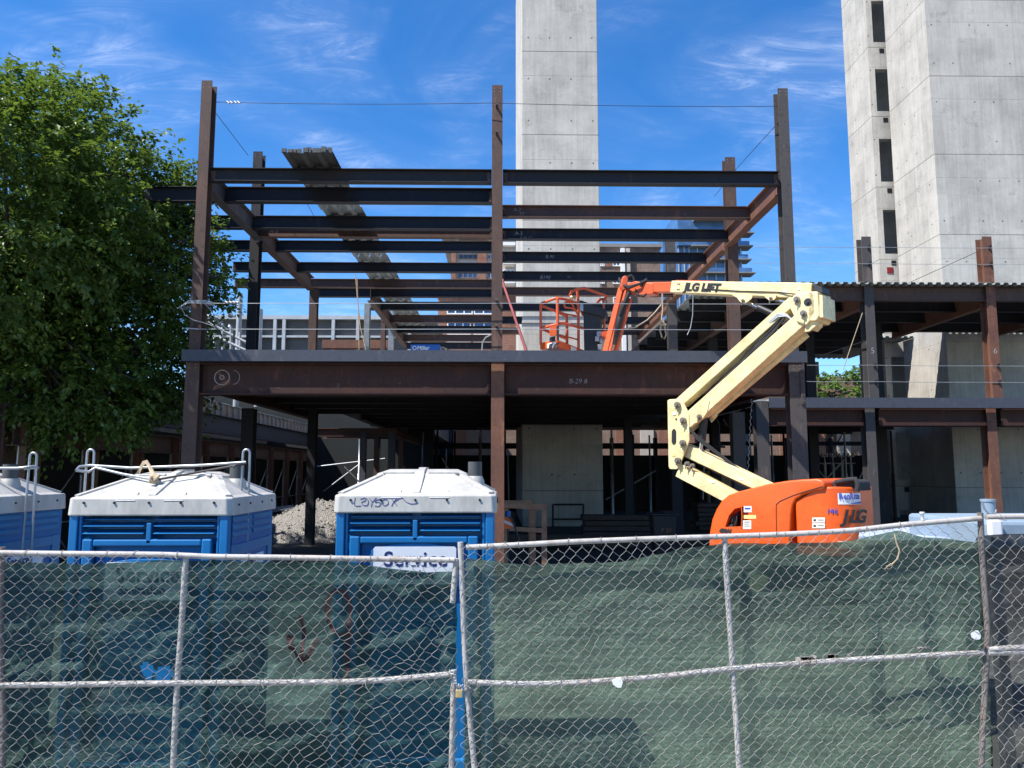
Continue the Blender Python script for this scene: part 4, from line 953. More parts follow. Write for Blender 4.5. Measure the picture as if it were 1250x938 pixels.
def strap(pts, w, root):
    k = MB(); vs = []
    for i, p in enumerate(pts):
        d = (pts[min(i+1, len(pts)-1)]-pts[max(i-1, 0)]).normalized(); s_ = d.cross(Vector((0,1,0))).normalized()
        for e in (-1, 1):
            for q in (-.003, .003): vs.append(p+s_*e*w/2+Vector((0,q,0))+Vector((0, .01*math.sin(i*1.3)*e, 0)))
    fs = []
    for i in range(len(pts)-1):
        a, b = i*4, i*4+4; fs += [(a, a+2, b+2, b), (a+1, b+1, b+3, a+3), (a, b, b+1, a+1), (a+2, a+3, b+3, b+2)]
    k.add(vs, fs); return k.build('strap', M['rope'], root)
strap([P(167,582,6.25), P(171,573,6.18), P(175,565.5,6.12), P(179,564,6.08), P(183,571,6.03), P(187,579,5.98), pK], .034, sl2)
sl1 = thing('lifting_sling', P(20, 600, 6.3), 'steel hairpin rod against the blue side of the toilet at the edge of the photo', 'lifting sling')
hairpin(41, 1.55, sl1, pyt=553)
aa = P(41, 571, yS); rodset([P(-60, 572, yS), aa+Vector((-.12,0,-.005)), aa+Vector((.02,-.03,.01)), aa+Vector((.02,.03,0)), aa+Vector((-.1,.05,-.01))]).build('cross_rod', M['galv'], sl1)

# pale tank with vent pipe and a pale sheet behind the fence at the end
k = MB(); p0, p1 = P(1052, 652, 7.2), P(1212, 641, 7.6)
k.add([P(1048,655,6.8), P(1198,657,6.55), P(1203,642,7.8), P(1120,642.5,8.3), P(1050,647,8.4)], [(0,1,2,3,4)]); 
k.v += [v+Vector((0,0,-.03)) for v in k.v[:5]]; k.f += [[9,8,7,6,5]]+[[i, 5+i, 5+(i+1) % 5, (i+1) % 5] for i in range(5)]; k.sm += [False]*6
zs_ = min(v.z for v in k.v)
tbl = thing('covered_bench', (k.v[0].x+.9, 7.4, 0), 'bench covered by a pale blue-grey sheet, just behind the sagging green netting', 'covered bench')
k.build('cover_sheet', M['pale_blue'], tbl)
for px, Y in ((1062,7.2),(1180,7.0),(1065,8.0),(1185,7.8)):
    x = XX(px, Y, 660); k = MB(); k.box(x-.04, x+.04, Y-.04, Y+.04, 0, zs_-.04); k.build('leg', M['galv'], tbl)
k = MB(); k.box(XX(1062,7.2,660), XX(1180,7.0,660)-.05, 7.1, 7.9, zs_-.10, zs_-.045); k.build('sheet_pile', M['plywood'], tbl)
tk = thing('holding_tank', (P(1240,650,6.3).x, 6.5, 0), 'pale blue-grey tank with a short vent pipe, behind the last fence post', 'tank')
xa = P(1206, 650, 6.1).x; zt_ = ZZ(636.5, 6.1, 1230)
k = MB(); k.box(xa, xa+1.6, 6.1, 7.3, zt_-.22, zt_); k.build('tank', M['vent_blue_grey'], tk, bevel=.03)
for dx in (.1, 1.5):
    for dy in (6.2, 7.2): k = MB(); k.box(xa+dx-.04, xa+dx+.04, dy-.04, dy+.04, 0, zt_-.225); k.build('leg', M['galv'], tk)
xv = P(1206.5, 620, 6.35).x; k = MB(); k.tube([(xv, 6.35, zt_-.1), (xv, 6.35, ZZ(611.5, 6.35, 1206))], .052, 18); k.tube([(xv, 6.35, ZZ(612.5, 6.35, 1206)), (xv, 6.35, ZZ(609.5, 6.35, 1206))], .058, 18); k.build('vent_pipe', M['vent_blue_grey'], tk)
k = MB(); k.tube([P(1199,613,6.28), P(1202,622,6.27), P(1207,628,6.27), P(1214,629,6.28), P(1216,623,6.3)], .008, 5); k.build('wire_clip', M['galv'], tk)
k = MB(); k.box(xa-.02, xa+.09, 6.04, 6.09, zt_-.12, zt_+.02); k.build('white_bracket', M['white'], tk, bevel=.02)

# ------------------------------------------------------------------ construction fence
YN = 4.4
def N3(x, z, s, seed): return noise.noise(Vector((x*s, z*s, seed)))
def interp(poly, x):
    for i in range(len(poly)-1):
        if poly[i][0] <= x <= poly[i+1][0]:
            t = (x-poly[i][0])/(poly[i+1][0]-poly[i][0]); return poly[i][1]+(poly[i+1][1]-poly[i][1])*t
    return poly[0][1] if x < poly[0][0] else poly[-1][1]
def fence_panel(label, top, midr, posts, px0, px1, net, seed, crumple, slope=0.0, Y=YN, tears=()):
    """pixel polylines of the pipes; the netting hangs behind them, the wire mesh in front"""
    c = P((px0+px1)/2, 938, Y); root = thing('fence_panel', (c.x, Y, .12), label, 'fence panel', 'chain link fence panels along the pavement')
    def pipe(name, pts, r=.0155, yo=0, mt='fence_pipe'):
        k = MB(); q = [P(a, b, Y+yo) for a, b in pts]
        f = []
        for i in range(len(q)-1):
            for j in range(6): f.append(q[i].lerp(q[i+1], j/6))
        f.append(q[-1]); 
        for _ in range(3): f = [f[0]]+[(f[i-1]+f[i]*2+f[i+1])/4 for i in range(1, len(f)-1)]+[f[-1]]
        k.tube(f, r, 10); return k.build(name, M[mt], root)
    pipe('top_rail', top); 
    for mr in midr: pipe('mid_rail', mr)
    for p in posts: pipe('post', p, .0165, .012, 'fence_rust' if p[0][0] in (3, 1196.5) else 'fence_pipe')
    topw = [(P(a, b, Y).x, P(a, b, Y).z) for a, b in top]; xa, xb = P(px0, 760, Y).x, P(px1, 760, Y).x
    # wire mesh: each wire zigzags up between its neighbours
    w = .0665; rows = int(1.80/(w*.5*1.03)); k = MB()
    nw = int((xb-xa)/(w/2))
    for i in range(nw):
        pts = []
        for j in range(rows+1):
            odd = (i+j) % 2
            x = xa+(i+odd)*w/2; z0 = .14+j*w*.515
            tz = interp(topw, x)
            z = z0+slope*(x-xa)
            if z > tz+.012: break
            cz = crumple(x, z) if crumple else 0
            nx = N3(x, z, 2.2, seed)*.030+N3(x, z, 9, seed+5)*(.011+.028*cz); nz = N3(x, z, 2.0, seed+9)*.028+N3(x, z, 8, seed+7)*(.011+.028*cz)
            yy = Y-.026+N3(x, z, 3, seed+3)*.012+N3(i*.37, z, 6, seed+30)*.012
            sgn = 1 if odd else -1
            pts.append((x+nx-sgn*.001, yy+(.003 if (i % 2) else -.003), z+nz-.0045)); pts.append((x+nx+sgn*.001, yy+(-.003 if (i % 2) else .003), z+nz+.0045))
        if len(pts) > 3: k.tube(pts, .00145, 4)
    k.build('wire_mesh', M['fence_wire'], root, recalc=False)
    # privacy netting
    k = MB(); nx_, nz_ = int((xb-xa)/.018), 92; netw = [(P(a, b, Y+.05).x, P(a, b, Y+.05).z) for a, b in net]
    vs = []
    for i in range(nx_+1):
        x = xa+.005+(xb-xa-.01+(.06 if px1 == 1200 else 0))*i/nx_; zt2 = interp(netw, x)+.006*N3(x, 0, 6, seed+1)
        for j in range(nz_+1):
            z = .13+(zt2-.13)*j/nz_; cz = crumple(x, z) if crumple else 0
            fl = 1 if px0 < 0 else .45
            y = Y+.075+cz*.085+fl*.040*N3(x*.7, z*2.4+.25*x, 1.7, seed)+fl*.014*N3(x*.5, z*1.8, 5, seed+2)+.005*N3(x, z*1.6, 17, seed+12)+cz*(.070*N3(x*.7+z*.8, z*2, 3.6, seed+4)+.055*N3(x*.8+z*.5, z*1.9-x*.6, 8, seed+6)+.022*N3(x, z, 22, seed+8)-.085*(1-min(1, abs(N3(x*.55+z*.35, z*1.5-x*.5, 3.4, seed+15))*3.2))-.035*(1-min(1, abs(N3(x*.9, z*1.6-x*.4, 8.5, seed+16))*3)))-fl*.020*(1-min(1, abs(N3(x*.4, z*1.5+.12*x, 2.6, seed+17))*3.5))
            vs.append((x, max(y, Y+.030), z))
    fs = []
    for i in range(nx_):
        for j in range(nz_):
            a = i*(nz_+1)+j; q = vs[a]; 
            if any(((q[0]-tx)/rx)**2+((q[2]-tz)/rz)**2+.5*N3(q[0], q[2], 22, 3) < 1 for tx, tz, rx, rz in tears): continue
            fs.append((a, a+nz_+1, a+nz_+2, a+1))
    nets = [fs]; k.add(vs, fs, True); k.build('privacy_netting', M['screen_black' if px0 > 1150 else 'screen_teal' if px0 < 0 else 'screen'], root, recalc=False)
    nvs = vs
    # wire ties holding mesh and netting to the pipes
    k = MB(); r_ = random.Random(seed)
    for mr in [top]+midr:
        n_ = int((mr[-1][0]-mr[0][0])/46)
        for i in range(n_):
            a = mr[0][0]+(i+.5+r_.uniform(-.3,.3))*46; b = interp(mr, a); c_ = P(a, b, Y)
            sl_ = r_.uniform(-.02,.02)
            k.tube([c_+Vector((sl_*t/6+.003*math.sin(t), .020*math.cos(t*2*math.pi/10), .020*math.sin(t*2*math.pi/10))) for t in range(11)], .0017, 4)
            if r_.random() < .45: k.tube([c_+Vector((0,-.028,0)), c_+Vector((r_.uniform(-.02,.02),-.04,-.02)), c_+Vector((r_.uniform(-.03,.03),-.045,r_.uniform(-.05,.02)))], .0016, 4)
    k.build('wire_tie', M['fence_wire'], root)
    from mathutils.bvhtree import BVHTree
    NETS.append(BVHTree.FromPolygons([Vector(v) for v in nvs], nets[0]))
    return root
NETS = []
def sm(a, b, x): t = min(1, max(0, (x-a)/(b-a))); return t*t*(3-2*t)
gx_ = P(560, 860, YN).x
def crA(x, z):   # crumpled toward the gate end and along the bottom
    a = (.35+.65*sm(-1.5, -.5, x))*sm(1.15, .7, z) ; b = sm(-.9, -.25, x)*sm(.9, 1.7, z)*.7; c = .6*sm(1.6,1.35,z)*sm(.95,1.2,z)
    return min(1, a+b+c)
def tz_(px, py): q = P(px, py, YN+.06); return q.x, q.z
ta = fence_panel('chain link panel with dark netting in front of the portable toilets', [(-260,671),(0,675),(60,676),(200,677),(260,680),(330,680.5),(555,684)],
    [[(-260,839),(0,837),(220,834),(420,833),(480,829.5),(552,823)]],
    [[(227,678),(222,760),(216,840),(211,945),(208,1060)], [(557,682),(554.5,712),(552.5,736)], [(554,818),(553,860),(551,945),(550,1060)], [(3,668),(0,740),(1,800),(5,880),(2,960),(0,1060)]], -260, 557,
    [(-260,688),(40,687),(100,690),(220,684),(330,687),(420,686),(470,694),(520,700),(560,697)], 21, crA,
    tears=[(*tz_(177,822), .036, .05), (*tz_(197,826), .05, .035), (*tz_(219,783), .012, .035), (*tz_(221,738), .006, .02)])
tb = fence_panel('long chain link panel with sunlit green netting, its rails sloping up to the right', [(569,668.5),(640,665),(700,661.5),(780,658.5),(860,656),(960,652.5),(1040,648),(1110,640),(1197,633)],
    [[(571,833),(640,835.5),(700,834),(800,827),(900,815.5),(1050,805),(1200,797)]],
    [[(562,662),(564.5,720),(567,790),(571,850),(580,945),(588,1060)], [(884.5,657),(889,735),(894,810),(903,945),(907,1060)], [(1196.5,626),(1200,700),(1206,770),(1202,850),(1197,945),(1193,1060)]], 566, 1200,
    [(566,682),(640,690),(760,687),(830,672),(880,664),(960,664),(1030,662),(1100,648),(1130,656),(1200,663)], 33, lambda x, z: .06+.22*sm(.5,.1,z), slope=.056)
tc = fence_panel('chain link panel with blackish netting beyond the rusty end post', [(1204,631.5),(1250,630.5),(1700,630)], [[(1206,797),(1260,797),(1700,797)], [(1206,793.5),(1240,790.5),(1700,789)]], [[(1695,626),(1695,1060)]], 1207, 1700,
    [(1204,654),(1250,652),(1700,652)], 51, lambda x, z: .25+.5*sm(.8,.4,z), slope=.03)
k = MB(); k.tube([P(1201.5,740,YN-.02), P(1205,774,YN-.02)], .0225, 10)
# painted marks on the netting
net = [o for o in ta.children if o.name.startswith('privacy_netting')][0]
def mark(strokes, w, seed):
    k = MB(); r_ = random.Random(seed)
    for st in strokes:
        pts = [P(a, b, YN+.027) for a, b in st]; f = []
        for i in range(len(pts)-1):
            for j in range(6): f.append(pts[i].lerp(pts[i+1], j/6))
        f.append(pts[-1])
        for _ in range(4): f = [f[0]]+[(f[i-1]+f[i]*2+f[i+1])/4 for i in range(1, len(f)-1)]+[f[-1]]
        vs = []
        for i, p in enumerate(f):
            d = (f[min(i+1, len(f)-1)]-f[max(i-1,0)]).normalized(); s_ = Vector((-d.z, 0, d.x)); ww = w*(.7+.5*r_.random())
            for q in (p+s_*ww, p-s_*ww):
                h = NETS[0].ray_cast(Vector((q.x, 0, q.z)), Vector((0,1,0)))
                vs.append(Vector((q.x, h[0].y-.004 if h[0] else q.y, q.z)))
        k.add(vs, [(2*i, 2*i+1, 2*i+3, 2*i+2) for i in range(len(f)-1)])
    return k.build('spray_mark', M['paint_red'], net)
mark([[(366,752),(367,780),(366,812)], [(347,778),(354,796),(365,814)], [(385,781),(378,798),(365,814)], [(350,780),(358,800),(366,812),(376,800),(384,784)]], .011, 2)
mark([[(428,775),(414,778),(402,768),(397,748),(399,730),(408,722),(420,724),(426,740),(424,770),(421,800),(422,830)]], .012, 5)
# padlock and chain on the gate posts
pk = thing('padlock', P(560.5, 846, YN-.05), 'small brass padlock hanging on the chain between the two gate posts', 'padlock')
c_ = P(560.5, 846.5, YN-.05); k = MB(); k.box(c_.x-.019, c_.x+.019, c_.y-.01, c_.y+.01, c_.z-.022, c_.z+.02); k.build('body', M['brass'], pk, bevel=.005)
k = MB(); k.tube([c_+Vector((-.012,0,.018))]+[c_+Vector((-.012*math.cos(t), 0, .035+.012*math.sin(t))) for t in [i*math.pi/8 for i in range(9)]]+[c_+Vector((.012,0,.018))], .004, 8); k.build('shackle', M['chrome'], pk)
ch = MB(); cpts = [P(a, b, YN+y) for a, b, y in ((549,818,-.03),(555,824,-.05),(556,834,-.052),(561,838,-.05),(569,838,-.045),(575,841,-.03),(573,845,-.03),(566,843,-.05),(560,839,-.05))]
for i in range(len(cpts)-1):
    for j in range(3):
        a, b = cpts[i].lerp(cpts[i+1], j/3), cpts[i].lerp(cpts[i+1], (j+1.25)/3); d = (b-a); s_ = d.cross(Vector((0,1,0) if j % 2 else (0,.3,1))).normalized()*.007
        ch.tube([a+s_*.6, a+d*.2+s_, a+d*.8+s_, b+s_*.6, b-s_*.6, a+d*.8-s_, a+d*.2-s_, a-s_*.6], .0028, 5, closed=True)
tag(ch.build('gate_chain', M['galv']), 'short steel chain tying the two gate posts of the fence together', 'chain')
# scraps caught in the fence
for i, (a, b, s_) in enumerate(((755,833,8),(1192,776,7))):
    k = MB(); c_ = P(a, b, YN-.03); r_ = random.Random(i+8); poly = [c_+Vector((s_/940*YN*math.cos(t)*r_.uniform(.5,1.1), 0, s_/940*YN*math.sin(t)*r_.uniform(.5,1.1))) for t in [j*.9 for j in range(7)]]
    k.prism(poly, (0, .006, 0)); tag(k.build('paper_scrap', M['white']), ('crumpled white scrap stuck under the middle rail of the green panel', 'white scrap caught in the wire beside the rusty end post')[i], 'scrap', 'scraps caught in the fence')
k = MB(); r_ = random.Random(77)
for i in range(14):
    a = r_.uniform(975, 1055) if i < 11 else r_.uniform(1120,1145); c_ = P(a, interp([(970,806),(1140,791)], a), YN+.012); s_ = r_.uniform(.006,.02)
    k.prism([c_+Vector((s_*1.6*math.cos(t), 0, s_*.8*math.sin(t))) for t in [j*1.256 for j in range(5)]], (0, .015, 0))
tag(k.build('rubble', M['gravel']), 'small pale crumbs of rubble lying along the middle rail of the green panel', 'rubble', kind='stuff')
k = MB(); k.tube([P(1092,652,YN-.04), P(1094,662,YN-.045), P(1098,672,YN-.045), P(1096,682,YN-.045), P(1088,690,YN-.04), P(1082,692,YN-.04)], .0045, 5)
for q in range(4): k.tube([P(1088,688,YN-.042), P(1084-q,691+q,YN-.042), P(1080+q*2,695,YN-.04)], .0025, 4)
tag(k.build('frayed_cord', M['rope']), 'frayed brown cord dangling over the green netting near the end post', 'cord')
k = MB(); c_ = P(1126,633,YN); k.tube([c_+Vector((0,0,-.01)), c_+Vector((0,0,.022)), c_+Vector((0,0,.024)), c_+Vector((0,0,.036))], [.009,.010,.014,.014], 10); tag(k.build('plastic_cap', M['white']), 'small white plastic cap standing on the top rail of the green panel', 'cap')
# ------------------------------------------------------------------ safety cables and ropes
def wire(name, pts, r, mat, label, cat='cable', group=None):
    k = MB(); k.tube(pts, r, 5); return tag(k.build(name, M[mat]), label, cat, group)
def sag(a, b, s, n=14): return [a.lerp(b, i/n)+Vector((0,0,-s*4*(i/n)*(1-i/n))) for i in range(n+1)]
gc = 'safety cables strung along the floor edge'
yc = YF-.12
for py, nm in ((370.5, 'upper of the two steel guard cables along the second-floor edge'), (402, 'lower of the two steel guard cables along the second-floor edge')):
    wire('safety_cable', sag(P(228, py, yc), P(606, py, yc), .004)+sag(P(606, py, yc), P(962, py+1, yc), .004)[1:], .0075, 'cable', nm, 'cable', gc)
wire('safety_cable', sag(P(254, 124.5, YF+.2), P(600, 126, YF-.12), .04)+sag(P(606, 126.2, YF-.12), P(950, 130, YF+.1), .03), .0065, 'cable_dark', 'highest steel cable, strung between the tops of the tall front columns', 'cable')
wire('brace_cable', [P(254, 126, YF+.2), P(303, 190, Y2)], .008, 'cable_dark', 'slanting cable from the tall left column top to the column behind it', 'cable')
wire('brace_cable', [P(370, 240, 22), P(395, 285, 24)], .008, 'cable_dark', 'short slanting cable seen under the corrugated deck strip', 'cable')
wire('brace_cable', [P(950, 150, YF+.2), P(900, 205, 20.8), P(872, 240, 23)], .008, 'cable_dark', 'slanting cable from the tall right column top down to the column behind', 'cable')
for py, nm in ((302, 'upper guard cable above the corrugated roof deck of the wing'), (322, 'lower guard cable above the corrugated roof deck of the wing'), (446, 'upper guard cable over the second-floor edge of the wing'), (466, 'lower guard cable over the second-floor edge of the wing')):
    wire('safety_cable', sag(P(920 if py < 400 else 985, py, YW-.2), P(1062, py, YW-.2), .01)+sag(P(1062, py, YW-.2), P(1211, py+1, YW-.2), .01)[1:]+sag(P(1211, py+1, YW-.2), P(1350, py+1, YW-.2), .01)[1:], .009, 'cable', nm, 'cable', gc)
wire('brace_cable', [P(1029, 452, YW+.6), P(1053, 382, YW)], .016, 'rope', 'pale rope slanting from the wing floor up to its first column', 'rope')
wire('brace_cable', [P(1000, 435, 33), P(1060, 415, YW+3)], .014, 'cable', 'steel brace rod slanting under the wing roof', 'cable')
wire('brace_cable', [P(1203, 303, YW), P(1095, 352, 29)], .012, 'cable_dark', 'slanting cable from the rusty wing column to the roof deck', 'cable')
# cable wraps round the left column
k = MB()
for q in range(4):
    k.tube([P(222-q*2, 373+q*1.2, YF-.1), P(230, 367+q, YF-.14), P(250, 367+q*1.3, YF-.12), P(262, 370+q, YF+.1), P(250, 371+q, YF+.36), P(226, 375+q, YF+.3), P(222-q*2, 373+q*1.2, YF-.1)], .008, 5)
k.tube([P(221,375,YF-.12), P(226,385,YF-.14), P(236,391,YF-.14), P(248,394,YF-.12), P(262,399,YF), P(272,392,YF)], .008, 5)
k.tube([P(247,368,YF-.1), P(256,377,YF-.1), P(262,386,YF-.05), P(270,398,YF), P(285,404,YF)], .007, 5)
k.tube([P(226,401,YF-.14), P(243,402,YF-.14)], .015, 5)
for x in (275, 280, 284, 288): k.tube([P(x,368.5,YF-.12), P(x+3,370,YF-.13)], .028, 6)
tag(k.build('cable_coil', M['rail_white']), 'loops of pale steel cable wrapped round the tall left column', 'cable coil')
k = MB()
for x in (277, 281, 286, 290): k.tube([P(x,124,YF+.1), P(x+3,126.5,YF+.08)], .022, 6)
tag(k.build('cable_clamp', M['rail_white']), 'small cable clamps at the end of the highest cable', 'clamp')
# hanging ropes
k = MB(); k.tube([P(808.5,355,17.2), P(809,378,17.2), P(807,395,17.2), P(806,405,17.2), P(808,412,17.2), P(811,414,17.2), P(813,409,17.2), P(811,396,17.2), P(809,390,17.2)], .018, 6); k.tube([P(806,396,17.2), P(813,397,17.2)], .026, 6)
tag(k.build('hanging_rope', M['rope']), 'pale rope with a knotted loop hanging below the orange boom', 'rope')
wire('hanging_rope', [P(846,360,17.3), P(845.5,385,17.3), P(843,400,17.3), P(839,409,17.3)], .010, 'cable', 'thin grey line hanging below the cream boom', 'rope')
wire('hanging_rope', [P(434,335,24), P(437,372,24), P(440,400,24), P(448,432,24)], .016, 'rope', 'tan rope hanging from the roof beams beside a grey post', 'rope')
wire('hanging_rope', [P(436,340,24), P(438,400,24), P(438.5,432,24)], .014, 'rope', 'second tan rope hanging straight down beside the grey post', 'rope')
wire('air_hose', [P(758,402,17.6), P(775,400,17.8), P(790,391,18.2), P(800,381,18.8), P(808,371,19.5)], .018, 'rope', 'tan hose looping between the basket and the slanting girder', 'hose')
wire('air_hose', [P(588,432,17.4), P(589,418,17.3), P(593,412,17.1), P(599,409,16.95)], .016, 'cable', 'grey hose bending up beside the middle column', 'hose')
k = MB()
for i in range(24):
    a, b = P(917.5-.22*i, 487+4.2*i, 19), P(917.5-.22*(i+.9), 487+4.2*(i+.9), 19)
    k.tube([a, (a+b)/2+Vector((.02 if i % 2 else -.02, 0, 0)), b], .012, 4)
tag(k.build('hoist_chain', M['galv']), 'steel hoist chain hanging from the floor girder behind the boom arm', 'chain')
k = MB(); k.tube([P(878,520,19.5), P(878,545,19.5)], .014, 5); k.tube([P(873,545,19.5), P(885,546,19.5)], .03, 6); tag(k.build('hoist_hook', M['steel_dark']), 'short dark hanger below the floor girder, left of the hoist chain', 'hook')
# ------------------------------------------------------------------ second-floor items
wl = thing('welding_machine', P(520, 440, 18.6), 'blue welding machine standing on the second floor left of the middle column', 'welder')
xa, xb = XX(501, 18.6, 425), XX(537, 18.6, 425); zt = ZZ(420.5, 18.6, 520)
k = MB(); k.box(xa, xb, 18.6, 19.3, ZF+.05, zt); k.build('case', M['welder_blue'], wl, bevel=.02)
text_mb('Miller', .13, (xa+.16, 18.594, zt-.135), (1,0,0), (0,0,1), (0,-1,0), .001, .1, .003).build('logo_lettering', M['white'], wl)
k = MB(); k.tube([(xa+.10+.045*math.cos(t), 18.594, zt-.09+.045*math.sin(t)) for t in [i*.52 for i in range(12)]], .009, 5, closed=True); k.build('logo_ring', M['white'], wl)
k = MB(); k.box(xa-.01, xb+.01, 18.62, 19.28, ZF-.005, ZF+.045); k.build('skid', M['charcoal'], wl)
k = MB()
for q in range(3): k.tube([(xb+.02+.02*q, 18.7, zt-.05), (xb+.12+.02*q, 18.68, zt-.10), (xb+.14, 18.7, zt-.25-.03*q), (xb+.05, 18.7, zt-.38)], .014, 5)
k.build('cable_loop', M['rope'], wl)
ld = thing('ladder', P(640, 432, 19), 'red ladder leaning against the roof beams behind the middle column', 'ladder')
a0, a1 = P(650, 452, 18.9), P(611, 338, 20.2); off = Vector((.05,.36,0))
for o_ in (Vector(), off): k = MB(); k.bar(a0+o_, a1+o_, .05, .11, (0,-1,0)); k.build('side_rail', M['ladder_red'], ld)
for i in range(15):
    p = a0.lerp(a1, (i+.5)/15); k = MB(); k.tube([p, p+off], .016, 6); k.build('rung', M['galv'], ld)
# ------------------------------------------------------------------ ground-level items
def gravel_pile():
    c = Vector((XX(386, 27, 640), 27.6, 0)); rx, ry, hz = 2.7, 2.3, ZZ(611, 27, 385)
    k = MB(); n, q = 72, 30; vs = [(c.x, c.y, hz)]; fs = []
    for j in range(1, q+1):
        for i in range(n):
            t = 2*math.pi*i/n; r_ = j/q; wob = 1+.12*noise.noise(Vector((math.cos(t)*1.5, math.sin(t)*1.5, 4)))
            x, y = c.x+rx*r_*wob*math.cos(t), c.y+ry*r_*wob*math.sin(t)
            z = hz*max(0, (1-r_**1.35))*(1+.12*noise.noise(Vector((x*1.2, y*1.2, 0))))+.05*noise.noise(Vector((x*5, y*5, 2)))+.03*noise.noise(Vector((x*14, y*14, 7)))
            if j == q: z = -.05
            vs.append((x, y, z))
    for i in range(n): fs.append((0, 1+i, 1+(i+1) % n))
    for j in range(q-1):
        for i in range(n): a = 1+j*n; fs.append((a+i, a+n+i, a+n+(i+1) % n, a+(i+1) % n))
    k.add(vs, fs, True); r_ = random.Random(5)
    for i in range(500):
        t, rr = r_.uniform(0, 6.28), math.sqrt(r_.random()); x, y = c.x+rx*rr*math.cos(t)*1.05, c.y+ry*rr*math.sin(t)*1.05; z = hz*max(0, 1-rr**1.35)+.02; s_ = r_.uniform(.02,.07)
        k.add([(x-s_,y-s_*.6,z),(x+s_,y-s_*.8,z),(x+s_*.4,y+s_,z),(x,y,z+s_)], [(0,1,3),(1,2,3),(2,0,3)])
    return tag(k.build('gravel_pile', M['gravel']), 'pale heap of crushed stone under the frame, between the portable toilets', 'gravel pile')
gravel_pile()
def timber(p0, p1, w, h, root, name): k = MB(); k.bar(p0, p1, w, h, (0,-1,.001) if abs(Vector(p1).x-Vector(p0).x) < .05 and abs(Vector(p1).y-Vector(p0).y) < .05 else (0,0,1)); return k.build(name, M['wood'], root, bevel=.004)
wb = thing('timber_barricade', (XX(640,18,640), 18, 0), 'low barricade of rough timber posts and rails standing beside the middle column', 'barricade')
x0, x1, x2 = XX(612,18,640), XX(653,18,640), XX(664.5,17.6,640)
for py in (616.5, 645): timber((x0, 18, ZZ(py, 18)), (x2, 17.62, ZZ(py+3, 17.6)), .045, .13 if py < 630 else .10, wb, 'rail')
for x, y in ((x2, 17.68), (x1-.05, 17.85), (x0+.1, 18.06)): timber((x, y, 0), (x, y, ZZ(615, y)), .12, .09, wb, 'post')
timber((x0, 19.0, ZZ(614, 19)), (x1, 18.9, ZZ(614, 19)), .04, .12, wb, 'rail'); timber((x1-.06, 18.95, 0), (x1-.06, 18.95, ZZ(611, 19)), .1, .09, wb, 'post')
bb = thing('striped_barrier', (XX(620,17,640), 16.9, 0), 'orange and white striped barrier board propped beside the rusty middle column', 'barrier')
pts = [P(614,633,16.95), P(623,632.5,16.95), P(627,645,16.95), P(614,646,16.95)]
k = MB(); k.prism(pts, (0,.03,0)); bd_ = k.build('board', M['board_orange'], bb)
k = MB(); k.prism([P(614,634,16.945), P(627,640,16.945), P(627.5,643.5,16.945), P(614,638,16.945)], (0,-.006,0)); k.build('white_stripe', M['white'], bd_)
k = MB(); k.tube([P(622,628,16.9), P(629,645,16.9), P(637,668,16.85)], .022, 6); k.tube([P(620,646,17.0), P(619,680,17.0)], .022, 6); k.build('stand', M['charcoal'], bb)
k = MB(); k.tube([P(620,631,16.93), P(620,624,16.93)], [.07,.06], 12); k.build('warning_lamp', M['welder_blue'], bb)
bn = thing('waste_bin', P(810, 660, 20), 'dark wheeled waste bin standing in the shade under the frame', 'waste bin')
cb = P(809, 650, 20); w_ = .30
k = MB(); zt = ZZ(629, 20); k.add([(cb.x-w_*.75, 19.8, .05), (cb.x+w_*.75, 19.8, .05), (cb.x+w_*.75, 20.25, .05), (cb.x-w_*.75, 20.25, .05), (cb.x-w_, 19.7, zt), (cb.x+w_, 19.7, zt), (cb.x+w_, 20.35, zt), (cb.x-w_, 20.35, zt)], [(3,2,1,0),(4,5,6,7),(0,1,5,4),(1,2,6,5),(2,3,7,6),(3,0,4,7)]); k.build('bin_body', M['charcoal'], bn, bevel=.03)
k = MB(); k.box(cb.x-w_-.05, cb.x+w_+.05, 19.66, 20.4, zt+.002, zt+.05); k.build('rim', M['charcoal'], bn, bevel=.015)
k = MB(); k.box(cb.x+w_*.1, cb.x+w_+.03, 19.9, 20.4, zt+.052, zt+.10); k.build('lid', M['black'], bn, bevel=.01)
text_mb('P 29', .15, (cb.x-.10, 19.715, zt-.42), (1,0,0), (0,0,1), (0,-1,0), .001, 0, .003).build('lettering', M['wood'], bn)
k = MB(); z0_ = 0
for a, b in (((675,616),(675,648)), ((712,616),(712,648)), ((675,616),(712,616)), ((675,634),(712,634))): k.tube([P(a[0],a[1],32.6), P(b[0],b[1],32.6)], .04, 6)
tag(k.build('pipe_frame', M['steel_dark']), 'dark pipe frame leaning against the foot of the narrow concrete shaft', 'pipe frame')
# inner steel portal on the lower level
ip = thing('steel_portal', (XX(450,30,560), 30, 0), 'low brown steel portal standing inside the ground floor behind the toilets', 'steel portal')
zt = ZZ(523, 30)
for px, Y, mt, b in ((443,30,'steel_blue',.2),(477.5,30,'steel_blue',.26),(459,33,'steel_rust',.2),(489,33,'steel_rust',.2)):
    k = MB(); x = XX(px,Y,560); k.icol(x, Y, 0, ZZ(527,Y), b, .25); k.build('column', M[mt], ip)
k = MB(); k.ibeam((XX(378,30,526), 30.1, zt), (XX(484,30,526), 30.1, zt), .32, .2); k.build('beam', M['steel_rust'], ip)
k = MB(); k.ibeam((XX(480,30,526), 30.2, zt+.02), (XX(480,30,526), 40, zt+.02), .32, .2); k.build('beam', M['steel_rust'], ip)
k = MB(); k.ibeam((XX(395,34,532), 34, ZZ(528,34)), (XX(489,34,532), 34, ZZ(528,34)), .3, .2); k.build('beam', M['steel_rust'], ip)
